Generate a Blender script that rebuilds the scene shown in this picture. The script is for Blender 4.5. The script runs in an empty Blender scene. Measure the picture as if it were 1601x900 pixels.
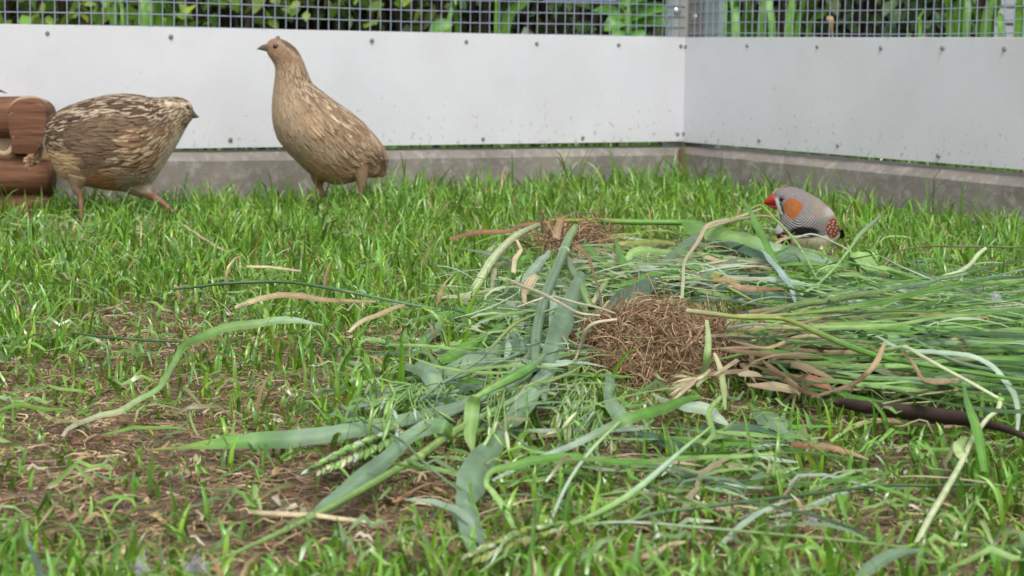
import bpy, math, random
import numpy as np
from mathutils import Vector, Matrix
R = math.radians
random.seed(7); rng = np.random.default_rng(7)
S = bpy.context.scene
COL = S.collection
# ------------------------------------------------------------------ camera
F = 2934.0; CX, CY = 800.5, 450.0; CAMH = 0.17
cd = bpy.data.cameras.new("camera"); cam = bpy.data.objects.new("camera", cd); COL.objects.link(cam)
cd.sensor_width = 36; cd.lens = F/1601*36; cd.clip_start = .01; cd.clip_end = 200
PITCH = math.atan((450-81.9)/F)
cam.matrix_world = Matrix.Translation((0, 0, CAMH)) @ Matrix.Rotation(math.pi/2-PITCH, 4, 'X') @ Matrix.Rotation(R(0.8), 4, 'Z')
S.camera = cam
cd.dof.use_dof = True; cd.dof.focus_distance = 1.05; cd.dof.aperture_fstop = 29
MR = np.array(cam.matrix_world.to_3x3()); CP = np.array((0, 0, CAMH))
# ------------------------------------------------------------------ world, sun, exposure
SUN_EL, SUN_AZ = R(55), R(9)          # sun stands behind the camera and to its right
w = bpy.data.worlds.new("World"); S.world = w; w.use_nodes = True
nt = w.node_tree; bg = nt.nodes['Background']
sky = nt.nodes.new('ShaderNodeTexSky'); sky.sky_type = 'NISHITA'; sky.sun_disc = False
sky.sun_elevation = SUN_EL; sky.sun_rotation = math.pi-SUN_AZ; sky.air_density = 1.6; sky.dust_density = 3
hs = nt.nodes.new('ShaderNodeHueSaturation'); hs.inputs['Saturation'].default_value = .3
nt.links.new(sky.outputs[0], hs.inputs['Color']); nt.links.new(hs.outputs[0], bg.inputs[0])
bg.inputs[1].default_value = 0.15
sd = bpy.data.lights.new("sun", 'SUN'); sun = bpy.data.objects.new("sun", sd); COL.objects.link(sun)
sd.energy = 1.25; sd.angle = R(18); sd.color = (1, .96, .9)
sdir = Vector((math.sin(SUN_AZ)*math.cos(SUN_EL), -math.cos(SUN_AZ)*math.cos(SUN_EL), math.sin(SUN_EL)))
sun.rotation_euler = sdir.to_track_quat('Z', 'Y').to_euler()
S.view_settings.view_transform = 'Standard'; S.view_settings.look = 'None'
S.view_settings.exposure = 0.42; S.view_settings.gamma = 1.0

# ------------------------------------------------------------------ helpers
def ray(px, py):
    d = MR @ np.array(((px-CX)/F, -(py-CY)/F, -1.0)); return d
def gh(x, y):
    return .0035*np.sin(7*x+1.3)*np.cos(6*y+.4)+.002*np.sin(19*x+2*y)+.0015*np.cos(23*y-5*x)
def G(px, py, z=0.0):                 # pixel of the photograph -> point at height z above the ground
    d = ray(px, py); p = CP+d*((z-CAMH)/d[2]); return p
def D(px, py, dist):
    d = ray(px, py); return CP+d*(dist/d[1])
def proj(P):
    q = (P-CP) @ MR; return CX+F*q[..., 0]/-q[..., 2], CY-F*q[..., 1]/-q[..., 2]
def lin(r, g, b):
    f = lambda c: ((c/255+.055)/1.055)**2.4 if c > 10 else c/255/12.92
    return (f(r), f(g), f(b))
def norm(a): return a/np.maximum(np.linalg.norm(a, axis=-1, keepdims=True), 1e-9)
def tag(o, label=None, cat=None, group=None, kind=None):
    if label: o['label'] = label
    if cat: o['category'] = cat
    if group: o['group'] = group
    if kind: o['kind'] = kind
    return o
def empty(name, loc, label, cat, group=None, rz=0):
    o = bpy.data.objects.new(name, None); o.empty_display_size = .02; o.location = Vector([float(c) for c in loc]); o.rotation_euler = (0, 0, rz)
    COL.objects.link(o); bpy.context.view_layer.update(); return tag(o, label, cat, group)
def link(name, me, mat, parent=None, local=False):
    o = bpy.data.objects.new(name, me); COL.objects.link(o)
    if mat is not None: me.materials.append(mat)
    if parent is not None:
        o.parent = parent
        if not local: o.matrix_parent_inverse = parent.matrix_world.inverted()
    return o
def mesh_np(V, Fq, C=None, UV=None, smooth=True):
    V = np.asarray(V, float).reshape(-1, 3); Fq = np.asarray(Fq, int); k = Fq.shape[1]
    me = bpy.data.meshes.new("mesh"); me.vertices.add(len(V)); me.vertices.foreach_set('co', V.ravel())
    me.loops.add(Fq.size); me.loops.foreach_set('vertex_index', Fq.ravel())
    me.polygons.add(len(Fq)); me.polygons.foreach_set('loop_start', np.arange(0, Fq.size, k)); me.polygons.foreach_set('loop_total', np.full(len(Fq), k))
    me.polygons.foreach_set('use_smooth', np.full(len(Fq), smooth))
    if C is not None:
        C = np.asarray(C, float).reshape(-1, 3); a = me.color_attributes.new('Col', 'FLOAT_COLOR', 'POINT')
        a.data.foreach_set('color', np.c_[C, np.ones(len(C))].ravel())
    if UV is not None:
        u = me.uv_layers.new(name='UVMap'); u.data.foreach_set('uv', np.asarray(UV).reshape(-1, 2)[Fq.ravel()].ravel())
    me.update(calc_edges=True); me.validate(); return me
def grid_faces(N, K, M, closed=False):
    # N strips of K rows by M columns
    r = np.arange(K-1)[:, None]; c = np.arange(M if closed else M-1)[None, :]; c2 = (c+1) % M
    f = np.stack([r*M+c, r*M+c2, (r+1)*M+c2, (r+1)*M+c], -1).reshape(-1, 4)
    return (f[None]+np.arange(N)[:, None, None]*K*M).reshape(-1, 4)
def tang(P):
    T = np.gradient(P, axis=-2); return norm(T)
def ribbons(P, W, Sd, C, M=2, fold=.0):
    P = np.asarray(P, float); N, K, _ = P.shape; T = tang(P); Nn = norm(np.cross(Sd, T))
    u = np.linspace(-1, 1, M)
    V = P[:, :, None, :]+Sd[:, :, None, :]*(W[:, :, None, None]*.5*u[None, None, :, None])+Nn[:, :, None, :]*(W[:, :, None, None]*fold*(u**2)[None, None, :, None])
    Cc = C[:, :, None, :]*(1+.22*(np.abs(u) < .1)*(M >= 5))[None, None, :, None]
    L = np.cumsum(np.r_[0, np.linalg.norm(np.diff(P[0], axis=0), axis=1)]) if N == 1 else np.linspace(0, .05, K)
    UV = np.stack([np.broadcast_to(u[None, None, :], (N, K, M)), np.broadcast_to(L[None, :, None], (N, K, M))*30], -1)
    return mesh_np(V, grid_faces(N, K, M), Cc, UV)
def tubes(P, Rr, C, M=8, flat=1.0):
    P = np.asarray(P, float); N, K, _ = P.shape; T = tang(P)
    up = np.array((0.01, 0.02, 1.)); A = norm(np.cross(T, up)); B = np.cross(A, T)
    a = np.linspace(0, 2*math.pi, M, endpoint=False)
    V = P[:, :, None, :]+Rr[:, :, None, None]*(A[:, :, None, :]*np.cos(a)[:, None]+B[:, :, None, :]*np.sin(a)[:, None]*flat)
    Cc = np.broadcast_to(C[:, :, None, :], (N, K, M, 3))
    L = np.cumsum(np.r_[0, np.linalg.norm(np.diff(P[0], axis=0), axis=1)])
    UV = np.stack([np.broadcast_to(np.abs(a/math.pi-1)[None, None, :], (N, K, M)), np.broadcast_to(L[None, :, None], (N, K, M))*30], -1)
    return mesh_np(V, grid_faces(N, K, M, True), Cc, UV)
def crom(P, sub=6):
    P = np.asarray(P, float); n = len(P)
    if n < 3:
        t = np.linspace(0, 1, sub*(n-1)+1)[:, None]; return P[0]*(1-t)+P[-1]*t
    E = np.vstack([2*P[0]-P[1], P, 2*P[-1]-P[-2]]); out = []
    for i in range(n-1):
        a, b, c, d = E[i:i+4]
        for t in np.arange(sub)/sub:
            out.append(.5*((2*b)+(c-a)*t+(2*a-5*b+4*c-d)*t*t+(3*b-a-3*c+d)*t**3))
    out.append(P[-1]); return np.array(out)

# ------------------------------------------------------------------ materials
def mat_new(name):
    m = bpy.data.materials.new(name); m.use_nodes = True; return m, m.node_tree, m.node_tree.nodes['Principled BSDF']
def N_(nt, t, **kw):
    n = nt.nodes.new(t)
    for k, v in kw.items():
        if k in n.inputs.keys(): n.inputs[k].default_value = v
        else: setattr(n, k, v)
    return n
def leaf_mat(name, rough=.42, trans=.3, stripe=.22, freq=9., bump=.25, spec=.5, nscale=220, wilt=0):
    m, nt, b = mat_new(name); L = nt.links.new
    at = N_(nt, 'ShaderNodeAttribute', attribute_name='Col'); uv = N_(nt, 'ShaderNodeUVMap')
    sx = N_(nt, 'ShaderNodeSeparateXYZ'); L(uv.outputs[0], sx.inputs[0])
    mu = N_(nt, 'ShaderNodeMath', operation='MULTIPLY'); mu.inputs[1].default_value = freq; L(sx.outputs[0], mu.inputs[0])
    si = N_(nt, 'ShaderNodeMath', operation='SINE'); L(mu.outputs[0], si.inputs[0])
    no = N_(nt, 'ShaderNodeTexNoise', Scale=nscale, Detail=4.0); tc = N_(nt, 'ShaderNodeTexCoord'); L(tc.outputs['Object'], no.inputs['Vector'])
    ad = N_(nt, 'ShaderNodeMath', operation='MULTIPLY_ADD'); ad.inputs[1].default_value = stripe*.5; ad.inputs[2].default_value = .5; L(si.outputs[0], ad.inputs[0])
    a2 = N_(nt, 'ShaderNodeMath', operation='ADD'); L(ad.outputs[0], a2.inputs[0]); L(no.outputs['Fac'], a2.inputs[1])
    mr = N_(nt, 'ShaderNodeMapRange'); mr.inputs['From Min'].default_value = .55; mr.inputs['From Max'].default_value = 1.45
    mr.inputs['To Min'].default_value = .62; mr.inputs['To Max'].default_value = 1.35; L(a2.outputs[0], mr.inputs['Value'])
    vm = N_(nt, 'ShaderNodeVectorMath', operation='SCALE'); L(at.outputs['Color'], vm.inputs[0]); L(mr.outputs[0], vm.inputs['Scale'])
    if wilt:
        wn = N_(nt, 'ShaderNodeTexNoise', Scale=38., Detail=5.0, Roughness=.7); L(tc.outputs['Object'], wn.inputs['Vector']); wr = N_(nt, 'ShaderNodeMapRange')
        wr.inputs['From Min'].default_value = .56; wr.inputs['From Max'].default_value = .74; wr.inputs['To Max'].default_value = wilt; L(wn.outputs['Fac'], wr.inputs['Value'])
        wm = N_(nt, 'ShaderNodeMix', data_type='RGBA'); L(vm.outputs[0], wm.inputs['A']); wm.inputs['B'].default_value = (.42, .40, .22, 1); L(wr.outputs[0], wm.inputs['Factor'])
        vo = wm.outputs['Result']
    else: vo = vm.outputs[0]
    L(vo, b.inputs['Base Color']); b.inputs['Roughness'].default_value = rough; b.inputs['Specular IOR Level'].default_value = spec
    if bump:
        bp = N_(nt, 'ShaderNodeBump', Strength=bump, Distance=.0004); L(a2.outputs[0], bp.inputs['Height']); L(bp.outputs[0], b.inputs['Normal'])
    if trans:
        tr = N_(nt, 'ShaderNodeBsdfTranslucent'); L(vo, tr.inputs[0])
        mx = N_(nt, 'ShaderNodeMixShader'); mx.inputs[0].default_value = trans
        L(b.outputs[0], mx.inputs[1]); L(tr.outputs[0], mx.inputs[2]); L(mx.outputs[0], nt.nodes['Material Output'].inputs[0])
    return m
M_grass = leaf_mat('grass_blade', .25, .30, .3, 3.1, 0, .75)
M_leaf = leaf_mat('wheat_leaf', .34, .22, .26, 58., .5, .6, 120, .55)
M_stem = leaf_mat('green_stem', .36, .12, .3, 22., .3, .5, 220, .45)
M_dry = leaf_mat('dry_straw', .62, .15, .45, 12., .4, .3)
M_lit = leaf_mat('thatch_fibre', .75, .08, .3, 3.1, 0, .2)
M_feather = leaf_mat('feather', .75, .05, .25, 8., 0, .15, 400)
def noise_mat(name, c1, c2, scale=8, rough=.6, bump=0, c3=None, s2=60, stretch=(1, 1, 1), spec=.5, metal=0, dist=.002, amt3=.5):
    m, nt, b = mat_new(name); L = nt.links.new
    tc = N_(nt, 'ShaderNodeTexCoord'); mp = N_(nt, 'ShaderNodeMapping'); mp.inputs['Scale'].default_value = stretch
    L(tc.outputs['Object'], mp.inputs[0])
    n1 = N_(nt, 'ShaderNodeTexNoise', Scale=scale, Detail=6.0, Roughness=.65); L(mp.outputs[0], n1.inputs['Vector'])
    cr = N_(nt, 'ShaderNodeValToRGB'); cr.color_ramp.elements[0].color = (*c1, 1); cr.color_ramp.elements[1].color = (*c2, 1)
    cr.color_ramp.elements[0].position = .32; cr.color_ramp.elements[1].position = .68; L(n1.outputs[0], cr.inputs[0]); out = cr.outputs[0]
    n2 = N_(nt, 'ShaderNodeTexNoise', Scale=s2, Detail=5.0, Roughness=.7); L(mp.outputs[0], n2.inputs['Vector'])
    if c3 is not None:
        mx = N_(nt, 'ShaderNodeMix', data_type='RGBA'); L(out, mx.inputs['A']); mx.inputs['B'].default_value = (*c3, 1)
        mr = N_(nt, 'ShaderNodeMapRange'); mr.inputs['From Min'].default_value = .5; mr.inputs['From Max'].default_value = .75; mr.inputs['To Max'].default_value = amt3
        L(n2.outputs[0], mr.inputs['Value']); L(mr.outputs[0], mx.inputs['Factor']); out = mx.outputs['Result']
    L(out, b.inputs['Base Color']); b.inputs['Roughness'].default_value = rough; b.inputs['Specular IOR Level'].default_value = spec; b.inputs['Metallic'].default_value = metal
    if bump:
        bp = N_(nt, 'ShaderNodeBump', Strength=bump, Distance=dist); L(n2.outputs[0], bp.inputs['Height']); L(bp.outputs[0], b.inputs['Normal'])
    return m
M_soil = noise_mat('soil', (.095, .068, .047), (.25, .19, .135), 25, .95, .8, (.3, .24, .18), 160, spec=.15)
M_out = noise_mat('outer_soil', (.03, .035, .02), (.07, .06, .04), 15, .95, .6, spec=.15)
M_panel = noise_mat('aluminium_white', (.635, .64, .685), (.71, .715, .75), 4, .34, .05, (.42, .42, .39), 420, (1, 1, 1), .45, 0, .0004, .22)
def add_splash(m):
    nt = m.node_tree; L = nt.links.new; b = nt.nodes['Principled BSDF']; src = b.inputs['Base Color'].links[0].from_socket
    tc = N_(nt, 'ShaderNodeTexCoord'); sx = N_(nt, 'ShaderNodeSeparateXYZ'); L(tc.outputs['Object'], sx.inputs[0])
    n1 = N_(nt, 'ShaderNodeTexNoise', Scale=170., Detail=3.0); L(tc.outputs['Object'], n1.inputs['Vector']); n2 = N_(nt, 'ShaderNodeTexNoise', Scale=14., Detail=4.0); L(tc.outputs['Object'], n2.inputs['Vector'])
    zr = N_(nt, 'ShaderNodeMapRange'); zr.inputs['From Min'].default_value = .06; zr.inputs['From Max'].default_value = .15; zr.inputs['To Min'].default_value = .60; zr.inputs['To Max'].default_value = .72; L(sx.outputs['Z'], zr.inputs['Value'])
    gt = N_(nt, 'ShaderNodeMath', operation='SUBTRACT'); L(n1.outputs['Fac'], gt.inputs[0]); L(zr.outputs[0], gt.inputs[1])
    mr = N_(nt, 'ShaderNodeMapRange'); mr.inputs['From Max'].default_value = .05; mr.inputs['To Max'].default_value = .5; L(gt.outputs[0], mr.inputs['Value'])
    mx = N_(nt, 'ShaderNodeMix', data_type='RGBA'); L(src, mx.inputs['A']); mx.inputs['B'].default_value = (.33, .29, .23, 1); L(mr.outputs[0], mx.inputs['Factor'])
    m2 = N_(nt, 'ShaderNodeMapRange'); m2.inputs['From Min'].default_value = .45; m2.inputs['From Max'].default_value = .8; m2.inputs['To Max'].default_value = .28; L(n2.outputs['Fac'], m2.inputs['Value'])
    my = N_(nt, 'ShaderNodeMix', data_type='RGBA'); L(mx.outputs['Result'], my.inputs['A']); my.inputs['B'].default_value = (.50, .50, .49, 1); L(m2.outputs[0], my.inputs['Factor']); L(my.outputs['Result'], b.inputs['Base Color'])
add_splash(M_panel)
M_conc = noise_mat('concrete', (.175, .156, .138), (.285, .258, .23), 11, .9, 1., (.43, .41, .38), 70, spec=.2, dist=.0014, amt3=.8)
M_wire = noise_mat('galvanised_wire', (.22, .27, .33), (.33, .38, .44), 60, .5, 0, spec=.5, metal=0)
M_zinc = noise_mat('zinc_post', (.30, .38, .37), (.38, .45, .44), 20, .45, .1, (.36, .38, .36), 80, (1, 1, .2), .5, .2)
M_zinc2 = noise_mat('dull_post', (.36, .36, .34), (.43, .43, .41), 20, .55, .1, (.5, .5, .5), 80, (1, 1, .2), .5, .1)
M_zinc3 = noise_mat('brown_post', (.22, .20, .19), (.30, .28, .265), 20, .6, .1, (.36, .35, .34), 80, (1, 1, .2), .4, .0)
M_bolt = noise_mat('bolt_steel', (.4, .47, .5), (.6, .66, .68), 60, .28, 0, spec=.6, metal=.7)
M_screw = noise_mat('screw_head', (.20, .21, .19), (.36, .37, .34), 600, .5, 0, metal=.4)
M_rust = noise_mat('rusty_bracket', (.12, .075, .055), (.22, .14, .11), 60, .85, .3)
M_bark = noise_mat('stained_wood', (.115, .050, .027), (.23, .11, .062), 45, .75, .9, (.045, .022, .016), 130, (.25, 1, 2.2), .25, 0, .0016, .85)
M_cut = noise_mat('pale_cut_wood', (.34, .24, .15), (.46, .33, .22), 60, .7, .3)
M_black = noise_mat('eye_black', (.004, .004, .004), (.012, .01, .01), 20, .08, 0, spec=.7)
M_skin = leaf_mat('bird_body', .8, 0, 0, 1, .3, .12, 500)
M_slat = noise_mat('weathered_board', (.28, .30, .33), (.38, .40, .43), 12, .8, .2, stretch=(.3, 1, 3))
M_blue = noise_mat('blue_rail', (.12, .15, .26), (.18, .21, .33), 12, .6, 0)

def box(name, x0, x1, y0, y1, z0, z1, mat, parent=None, M=None, bev=0):
    """box in a local frame M (4x4), bevelled"""
    import bmesh
    bm = bmesh.new(); bmesh.ops.create_cube(bm, size=1)
    for v in bm.verts:
        v.co = Vector((x0+(v.co.x+.5)*(x1-x0), y0+(v.co.y+.5)*(y1-y0), z0+(v.co.z+.5)*(z1-z0)))
    if bev: bmesh.ops.bevel(bm, geom=bm.edges[:], offset=bev, segments=2, affect='EDGES')
    if M is not None: bmesh.ops.transform(bm, matrix=M, verts=bm.verts)
    me = bpy.data.meshes.new(name); bm.to_mesh(me); bm.free(); return link(name, me, mat, parent)

# ------------------------------------------------------------------ enclosure geometry
C0 = G(1067, 302); vl = -ray(5900, 153); vl[2] = 0; vl /= np.linalg.norm(vl)
vr = -ray(-911, 58); vr[2] = 0; vr /= np.linalg.norm(vr)
def wall_hit(px, py, v):              # -> (distance along the wall from the corner, height)
    n = np.array((-v[1], v[0], 0)); d = ray(px, py); t = np.dot(C0-CP, n)/np.dot(d, n); p = CP+d*t
    return np.dot(p-C0, v), p[2]
def frame(v, inward):                 # local x along wall away from the corner, y into the aviary, z up
    return Matrix(((v[0], inward[0], 0, C0[0]), (v[1], inward[1], 0, C0[1]), (0, 0, 1, 0), (0, 0, 0, 1)))
inl = np.array((-vl[1], vl[0], 0)); inl *= np.sign(np.dot(inl, -C0))
inr = np.array((-vr[1], vr[0], 0)); inr *= np.sign(np.dot(inr, -C0))
FL, FR = frame(vl, inl), frame(vr, inr)
LL, LR = 1.9, 1.7
def inside(x, y, m=.015):
    P = np.stack([x-C0[0], y-C0[1]], -1); return (P @ inl[:2] > m) & (P @ inr[:2] > m)

# ground -----------------------------------------------------------
nx, ny = 260, 300
gx, gy = np.meshgrid(np.linspace(-1.7, 1.7, nx), np.linspace(-.9, 3.0, ny)); gz = gh(gx, gy)
for k in range(10):
    a = rng.uniform(0, 6.3, 2); f = rng.uniform(60, 260); th = rng.uniform(0, 3.14)
    gz = gz+.0006*np.sin(f*(np.cos(th)*gx+np.sin(th)*gy)+a[0])*np.cos(.7*f*(np.sin(th)*gx-np.cos(th)*gy)+a[1])
me = mesh_np(np.stack([gx, gy, gz], -1), grid_faces(1, ny, nx)[:, ::-1]); tag(link('aviary_ground', me, M_soil), kind='structure')
xx = np.array([-30, -8, -3.1, -1.69, 1.69, 3.1, 8, 30.]); yy = np.array([-25, -6, -.89, 0, 1, 2, 2.99, 8, 40.])
gx2, gy2 = np.meshgrid(xx, yy); inn = (abs(gx2) < 1.7) & (gy2 > -.9) & (gy2 < 3)
me = mesh_np(np.stack([gx2, gy2, np.where(inn, -.03, -.012)], -1), grid_faces(1, len(yy), len(xx))[:, ::-1]); tag(link('garden_ground', me, M_out), kind='structure')

# walls -------------------------------------------------------------
def panel(name, v, Fm, px_pts, L, label, t0=0.0015):
    (ta, za), (tb, zb), (tc, zc), (td, zd) = [wall_hit(px, py, v) for px, py in px_pts]   # top near corner, top far, bottom near corner, bottom far
    zt = lambda t: za+(zb-za)*(t-ta)/(tb-ta); zb_ = lambda t: zc+(zd-zc)*(t-tc)/(td-tc)
    n = 40; V = []; 
    ts = np.linspace(t0, L, n)
    for t in ts:
        wv = .0007*math.sin(t*9)+.0004*math.sin(t*23+1)
        V += [(t, 0.0+wv, zb_(t)), (t, .004+wv, zb_(t)+.0005), (t, .004+wv, zt(t)-.0005), (t, 0.0+wv, zt(t))]
    F_ = list(grid_faces(1, n, 4, True)); me = mesh_np(V, F_, smooth=False)
    me.transform(Fm)
    e = empty(name, (Fm @ Vector((L/2, 0, (zb_(L/2)))))[:], label, 'panel')
    link('sheet', me, M_panel, e); return e, zt, zb_
PL, ztl, zbl = panel('kick_panel', vl, FL, [(1065, 58), (5, 37), (1060, 221), (290, 232)], LL, 'long white metal kick panel behind the two quails, left of the corner post')
PR, ztr, zbr = panel('kick_panel', vr, FR, [(1075, 58), (1595, 58), (1072, 222), (1595, 265)], LR, 'white metal kick panel in shade behind the zebra finch, right of the corner', .0045)
import bmesh
def screw_mesh():
    bm = bmesh.new()
    for r1, r2, z, h in ((.0026, .0023, .0005, .0010), (.0019, .0015, .0013, .0008)):
        bmesh.ops.create_cone(bm, cap_ends=True, segments=14, radius1=r1, radius2=r2, depth=h, matrix=Matrix.Translation((0, 0, z)))
    bmesh.ops.create_cube(bm, size=1, matrix=Matrix.Translation((0, 0, .0021)) @ Matrix.Diagonal((.0026, .0006, .0004, 1)))
    me = bpy.data.meshes.new('screw'); bm.to_mesh(me); bm.free(); me.materials.append(M_screw); return me
SM = screw_mesh()
def put_screws(pts, v, Fm, inw, parent):
    for px, py in pts:
        t, z = wall_hit(px, py, v); o = bpy.data.objects.new('screw', SM); COL.objects.link(o)
        m = Fm @ Matrix.Translation((t, .0042, z)) @ Matrix.Rotation(-math.pi/2, 4, 'X') @ Matrix.Rotation(random.uniform(0, 3), 4, 'Z')
        o.parent = parent; o.matrix_parent_inverse = parent.matrix_world.inverted(); o.matrix_basis = m
put_screws([(72, 52), (265, 57), (432, 59), (579, 63), (726, 65), (836, 68), (964, 70), (1061, 72), (358, 218), (752, 217), (908, 215), (1056, 209), (60, 221)], vl, FL, inl, PL)
put_screws([(1077, 72), (1173, 71), (1283, 73), (1382, 75), (1478, 75), (1575, 76), (1074, 208), (1192, 219), (1315, 227), (1472, 243)], vr, FR, inr, PR)
# concrete edging: slabs with bevelled top
def edging(v, Fm, L, joints, label, px_top):
    (ta, za), (tb, zb) = [wall_hit(px, py, v) for px, py in px_top]; zt = lambda t: za+(zb-za)*(t-ta)/(tb-ta)
    e = empty('concrete_edging', (Fm @ Vector((L/2, 0, 0)))[:], label, 'edging')
    js = [0.0]+joints+[L]
    for a, b in zip(js[:-1], js[1:]):
        prof = [(-.042, -.05), (-.042, 0), (-.038, 0), (.001, 0), (.009, -.009), (.009, -.05)]
        n = 24; V = []; ts = np.linspace(a+.0012, b-.0012, n)
        for t in ts:
            jit = .00025*math.sin(t*60)+.0002*math.sin(t*137+2)
            for i, (y, dz) in enumerate(prof):
                V.append((t, y+(jit if i in (3, 4) else 0), (zt(t)+dz+(jit if i < 5 else 0)) if i not in (0, 5) else -.05))
        Fq = list(grid_faces(1, n, 6, True)); 
        me = mesh_np(V, Fq, smooth=False); bm = bmesh.new(); bm.from_mesh(me); bmesh.ops.holes_fill(bm, edges=[x for x in bm.edges if x.is_boundary], sides=8); bmesh.ops.recalc_face_normals(bm, faces=bm.faces); bm.to_mesh(me); bm.free()
        me.transform(Fm); link('slab', me, M_conc, e)
    return e
edging(vl, FL, LL, [1.0], 'grey concrete edging running under the long panel behind the quails', [(1060, 230.5), (285, 238)])
tj = wall_hit(1471, 276, vr)[0]
edging(vr, FR, LR, [tj], 'grey concrete edging under the shaded right panel behind the finch', [(1082, 229), (1595, 276)])
b = box('corner_bracket', .0093, .0150, .0093, .0150, -.02, .0565, M_rust, None, FL @ Matrix.Rotation(0, 4, 'Z'), .0012)
tag(b, 'thin rusty brown bracket where the two concrete edgings meet', 'bracket')
# wire mesh -----------------------------------------------------------
def wire_mesh(v, Fm, L, zt, label, off, pitch=.0127):
    ztop = .62; V = []; Fs = []
    def bar(p, q, r):
        p = Vector(p); q = Vector(q); d = (q-p).normalized(); a = Vector((0, 1, 0)); c = d.cross(a); k = len(V)
        for e in (p, q):
            for i in range(5):
                an = i*2*math.pi/5; V.append((e+a*r*math.cos(an)+c*r*math.sin(an))[:])
        for i in range(5): Fs.append((k+i, k+(i+1) % 5, k+5+(i+1) % 5, k+5+i))
    t = .004+off
    z0 = min(zt(0), zt(L))-.03
    while t < L:
        w = .0006*math.sin(t*40); bar((t, -.0030+w, z0), (t+.0006*math.sin(t*70), -.0030, ztop), .00062); t += pitch
    z = z0+off
    while z < ztop:
        n = 30
        for i in range(n):
            a, b_ = L*i/n, L*(i+1)/n; f = lambda q: z+.0009*math.sin(q*11+z*3)
            bar((a, -.0042, f(a)), (b_, -.0042, f(b_)), .00064)
        z += pitch
    me = mesh_np(V, Fs); me.transform(Fm)
    e = empty('wire_mesh', (Fm @ Vector((L/2, -.004, .2)))[:], label, 'wire mesh'); o = link('wires', me, M_wire, e); o['kind'] = 'stuff'; return e
wl = wire_mesh(vl, FL, LL, ztl, 'square galvanised wire mesh above the long left panel', 0.0042)
wr = wire_mesh(vr, FR, LR, ztr, 'square galvanised wire mesh above the shaded right panel', .0086)
# corner post ---------------------------------------------------------
cp = empty('corner_post', C0, 'grey metal angle post with two bolts at the aviary corner', 'post')
box('flange', -.008, .0135, -.012, -.0055, -.02, .66, M_zinc2, cp, FL)
box('outer_flange', .0137, .023, -.013, -.0060, -.02, .66, M_zinc, cp, FL)
sgn = 1 if FL.to_3x3().determinant() > 0 else -1
box('flange', -.0054, .027, -.012, -.0055, -.02, .66, M_zinc3, cp, FR)
box('outer_flange', .0272, .058, -.013, -.0060, -.02, .66, M_zinc, cp, FR)
box('core', -.03, -.0121, -.03, -.0121, -.02, .66, M_zinc2, cp, FL)
for (px, py, v, Fm) in ((1063, 17, vl, FL), (1081, 26, vr, FR)):
    t, z = wall_hit(px, py, v); bm = bmesh.new(); bmesh.ops.create_uvsphere(bm, u_segments=14, v_segments=8, radius=.0042, matrix=Matrix.Diagonal((1, 1, .55, 1)))
    bmesh.ops.create_cone(bm, cap_ends=True, segments=16, radius1=.0055, radius2=.0052, depth=.001)
    me = bpy.data.meshes.new('bolt'); bm.to_mesh(me); bm.free(); me.transform(Fm @ Matrix.Translation((max(t, .0065), -.0045, z)) @ Matrix.Rotation(-math.pi/2, 4, 'X')); me.polygons.foreach_set('use_smooth', [True]*len(me.polygons)); link('bolt', me, M_bolt, cp)

# ------------------------------------------------------------------ outside vegetation
def leaf_blade(P, w, c0, c1, mat, M=5, fold=.12, nrm=(0, -1, .3), prof=None):
    P = crom(P, 5); K = len(P); t = np.linspace(0, 1, K); T = tang(P)
    Sd = norm(np.cross(T, np.array(nrm)))
    W = w*(prof(t) if prof else (np.minimum(1, .55+t*1.5)*(1-t**3)))
    C = np.array(c0)*(1-t[:, None])+np.array(c1)*t[:, None]
    return ribbons(P[None], W[None]+.0002, Sd[None], C[None], M, fold)
GR1, GR2 = (.10, .25, .03), (.15, .36, .045)
def strap_clump(specs, dist, label, name='strap_leaf_plant'):
    base = D(specs[0][0], 60, dist); base[2] = 0
    e = empty(name, base, label, 'plant')
    for (xb, yb, xt, yt, w) in specs:
        p1 = D(xb, yb, dist+random.uniform(-.04, .04)); p0 = p1.copy(); p0[2] = -.01; p0[0] += (xb-xt)*.0003
        p2 = D(xt, yt, dist+random.uniform(-.03, .03)); p3 = p2+(p2-p1)*1.2; p3[2] -= .01; p3[0] += random.uniform(-.02, .02)
        g = random.uniform(.75, 1.25)
        me = leaf_blade([p0, p1, p2, p3], w*dist/F, np.array(GR1)*g, np.array(GR2)*g, M_leaf, nrm=(random.uniform(-.2, .2), -1, .1)); link('leaf', me, M_leaf, e)
strap_clump([(178, 36, 172, 0, 12), (192, 38, 188, 2, 6), (226, 38, 222, 0, 12), (234, 38, 232, 0, 12), (248, 38, 258, 0, 12), (266, 38, 264, 0, 11)], 2.45, 'upright strap leaves behind the mesh above the left quail')
strap_clump([(715, 50, 706, 0, 8), (788, 52, 822, 0, 17), (775, 50, 776, 5, 6), (700, 50, 712, 0, 7)], 2.7, 'leaning strap leaves behind the mesh left of the broad-leaved weed')
strap_clump([(1118, 57, 1114, 0, 14), (1130, 57, 1132, 0, 12), (1140, 57, 1150, 0, 10), (1150, 57, 1146, 0, 14), (1163, 57, 1167, 0, 13), (1176, 57, 1170, 0, 10), (1190, 57, 1196, 0, 16), (1207, 57, 1203, 0, 12), (1232, 57, 1238, 0, 15), (1246, 57, 1256, 5, 10), (1262, 57, 1290, 20, 9)], 2.62, 'dense green reed leaves behind the mesh just right of the post')
strap_clump([(1486, 57, 1480, 0, 14), (1500, 57, 1502, 0, 13), (1510, 57, 1512, 0, 14), (1534, 57, 1512, 0, 13), (1540, 57, 1552, 0, 16), (1546, 57, 1560, 5, 14), (1566, 57, 1556, 20, 13), (1592, 57, 1594, 0, 15), (1438, 57, 1436, 30, 7)], 2.35, 'broad bright strap leaves behind the mesh at the far right')
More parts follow.
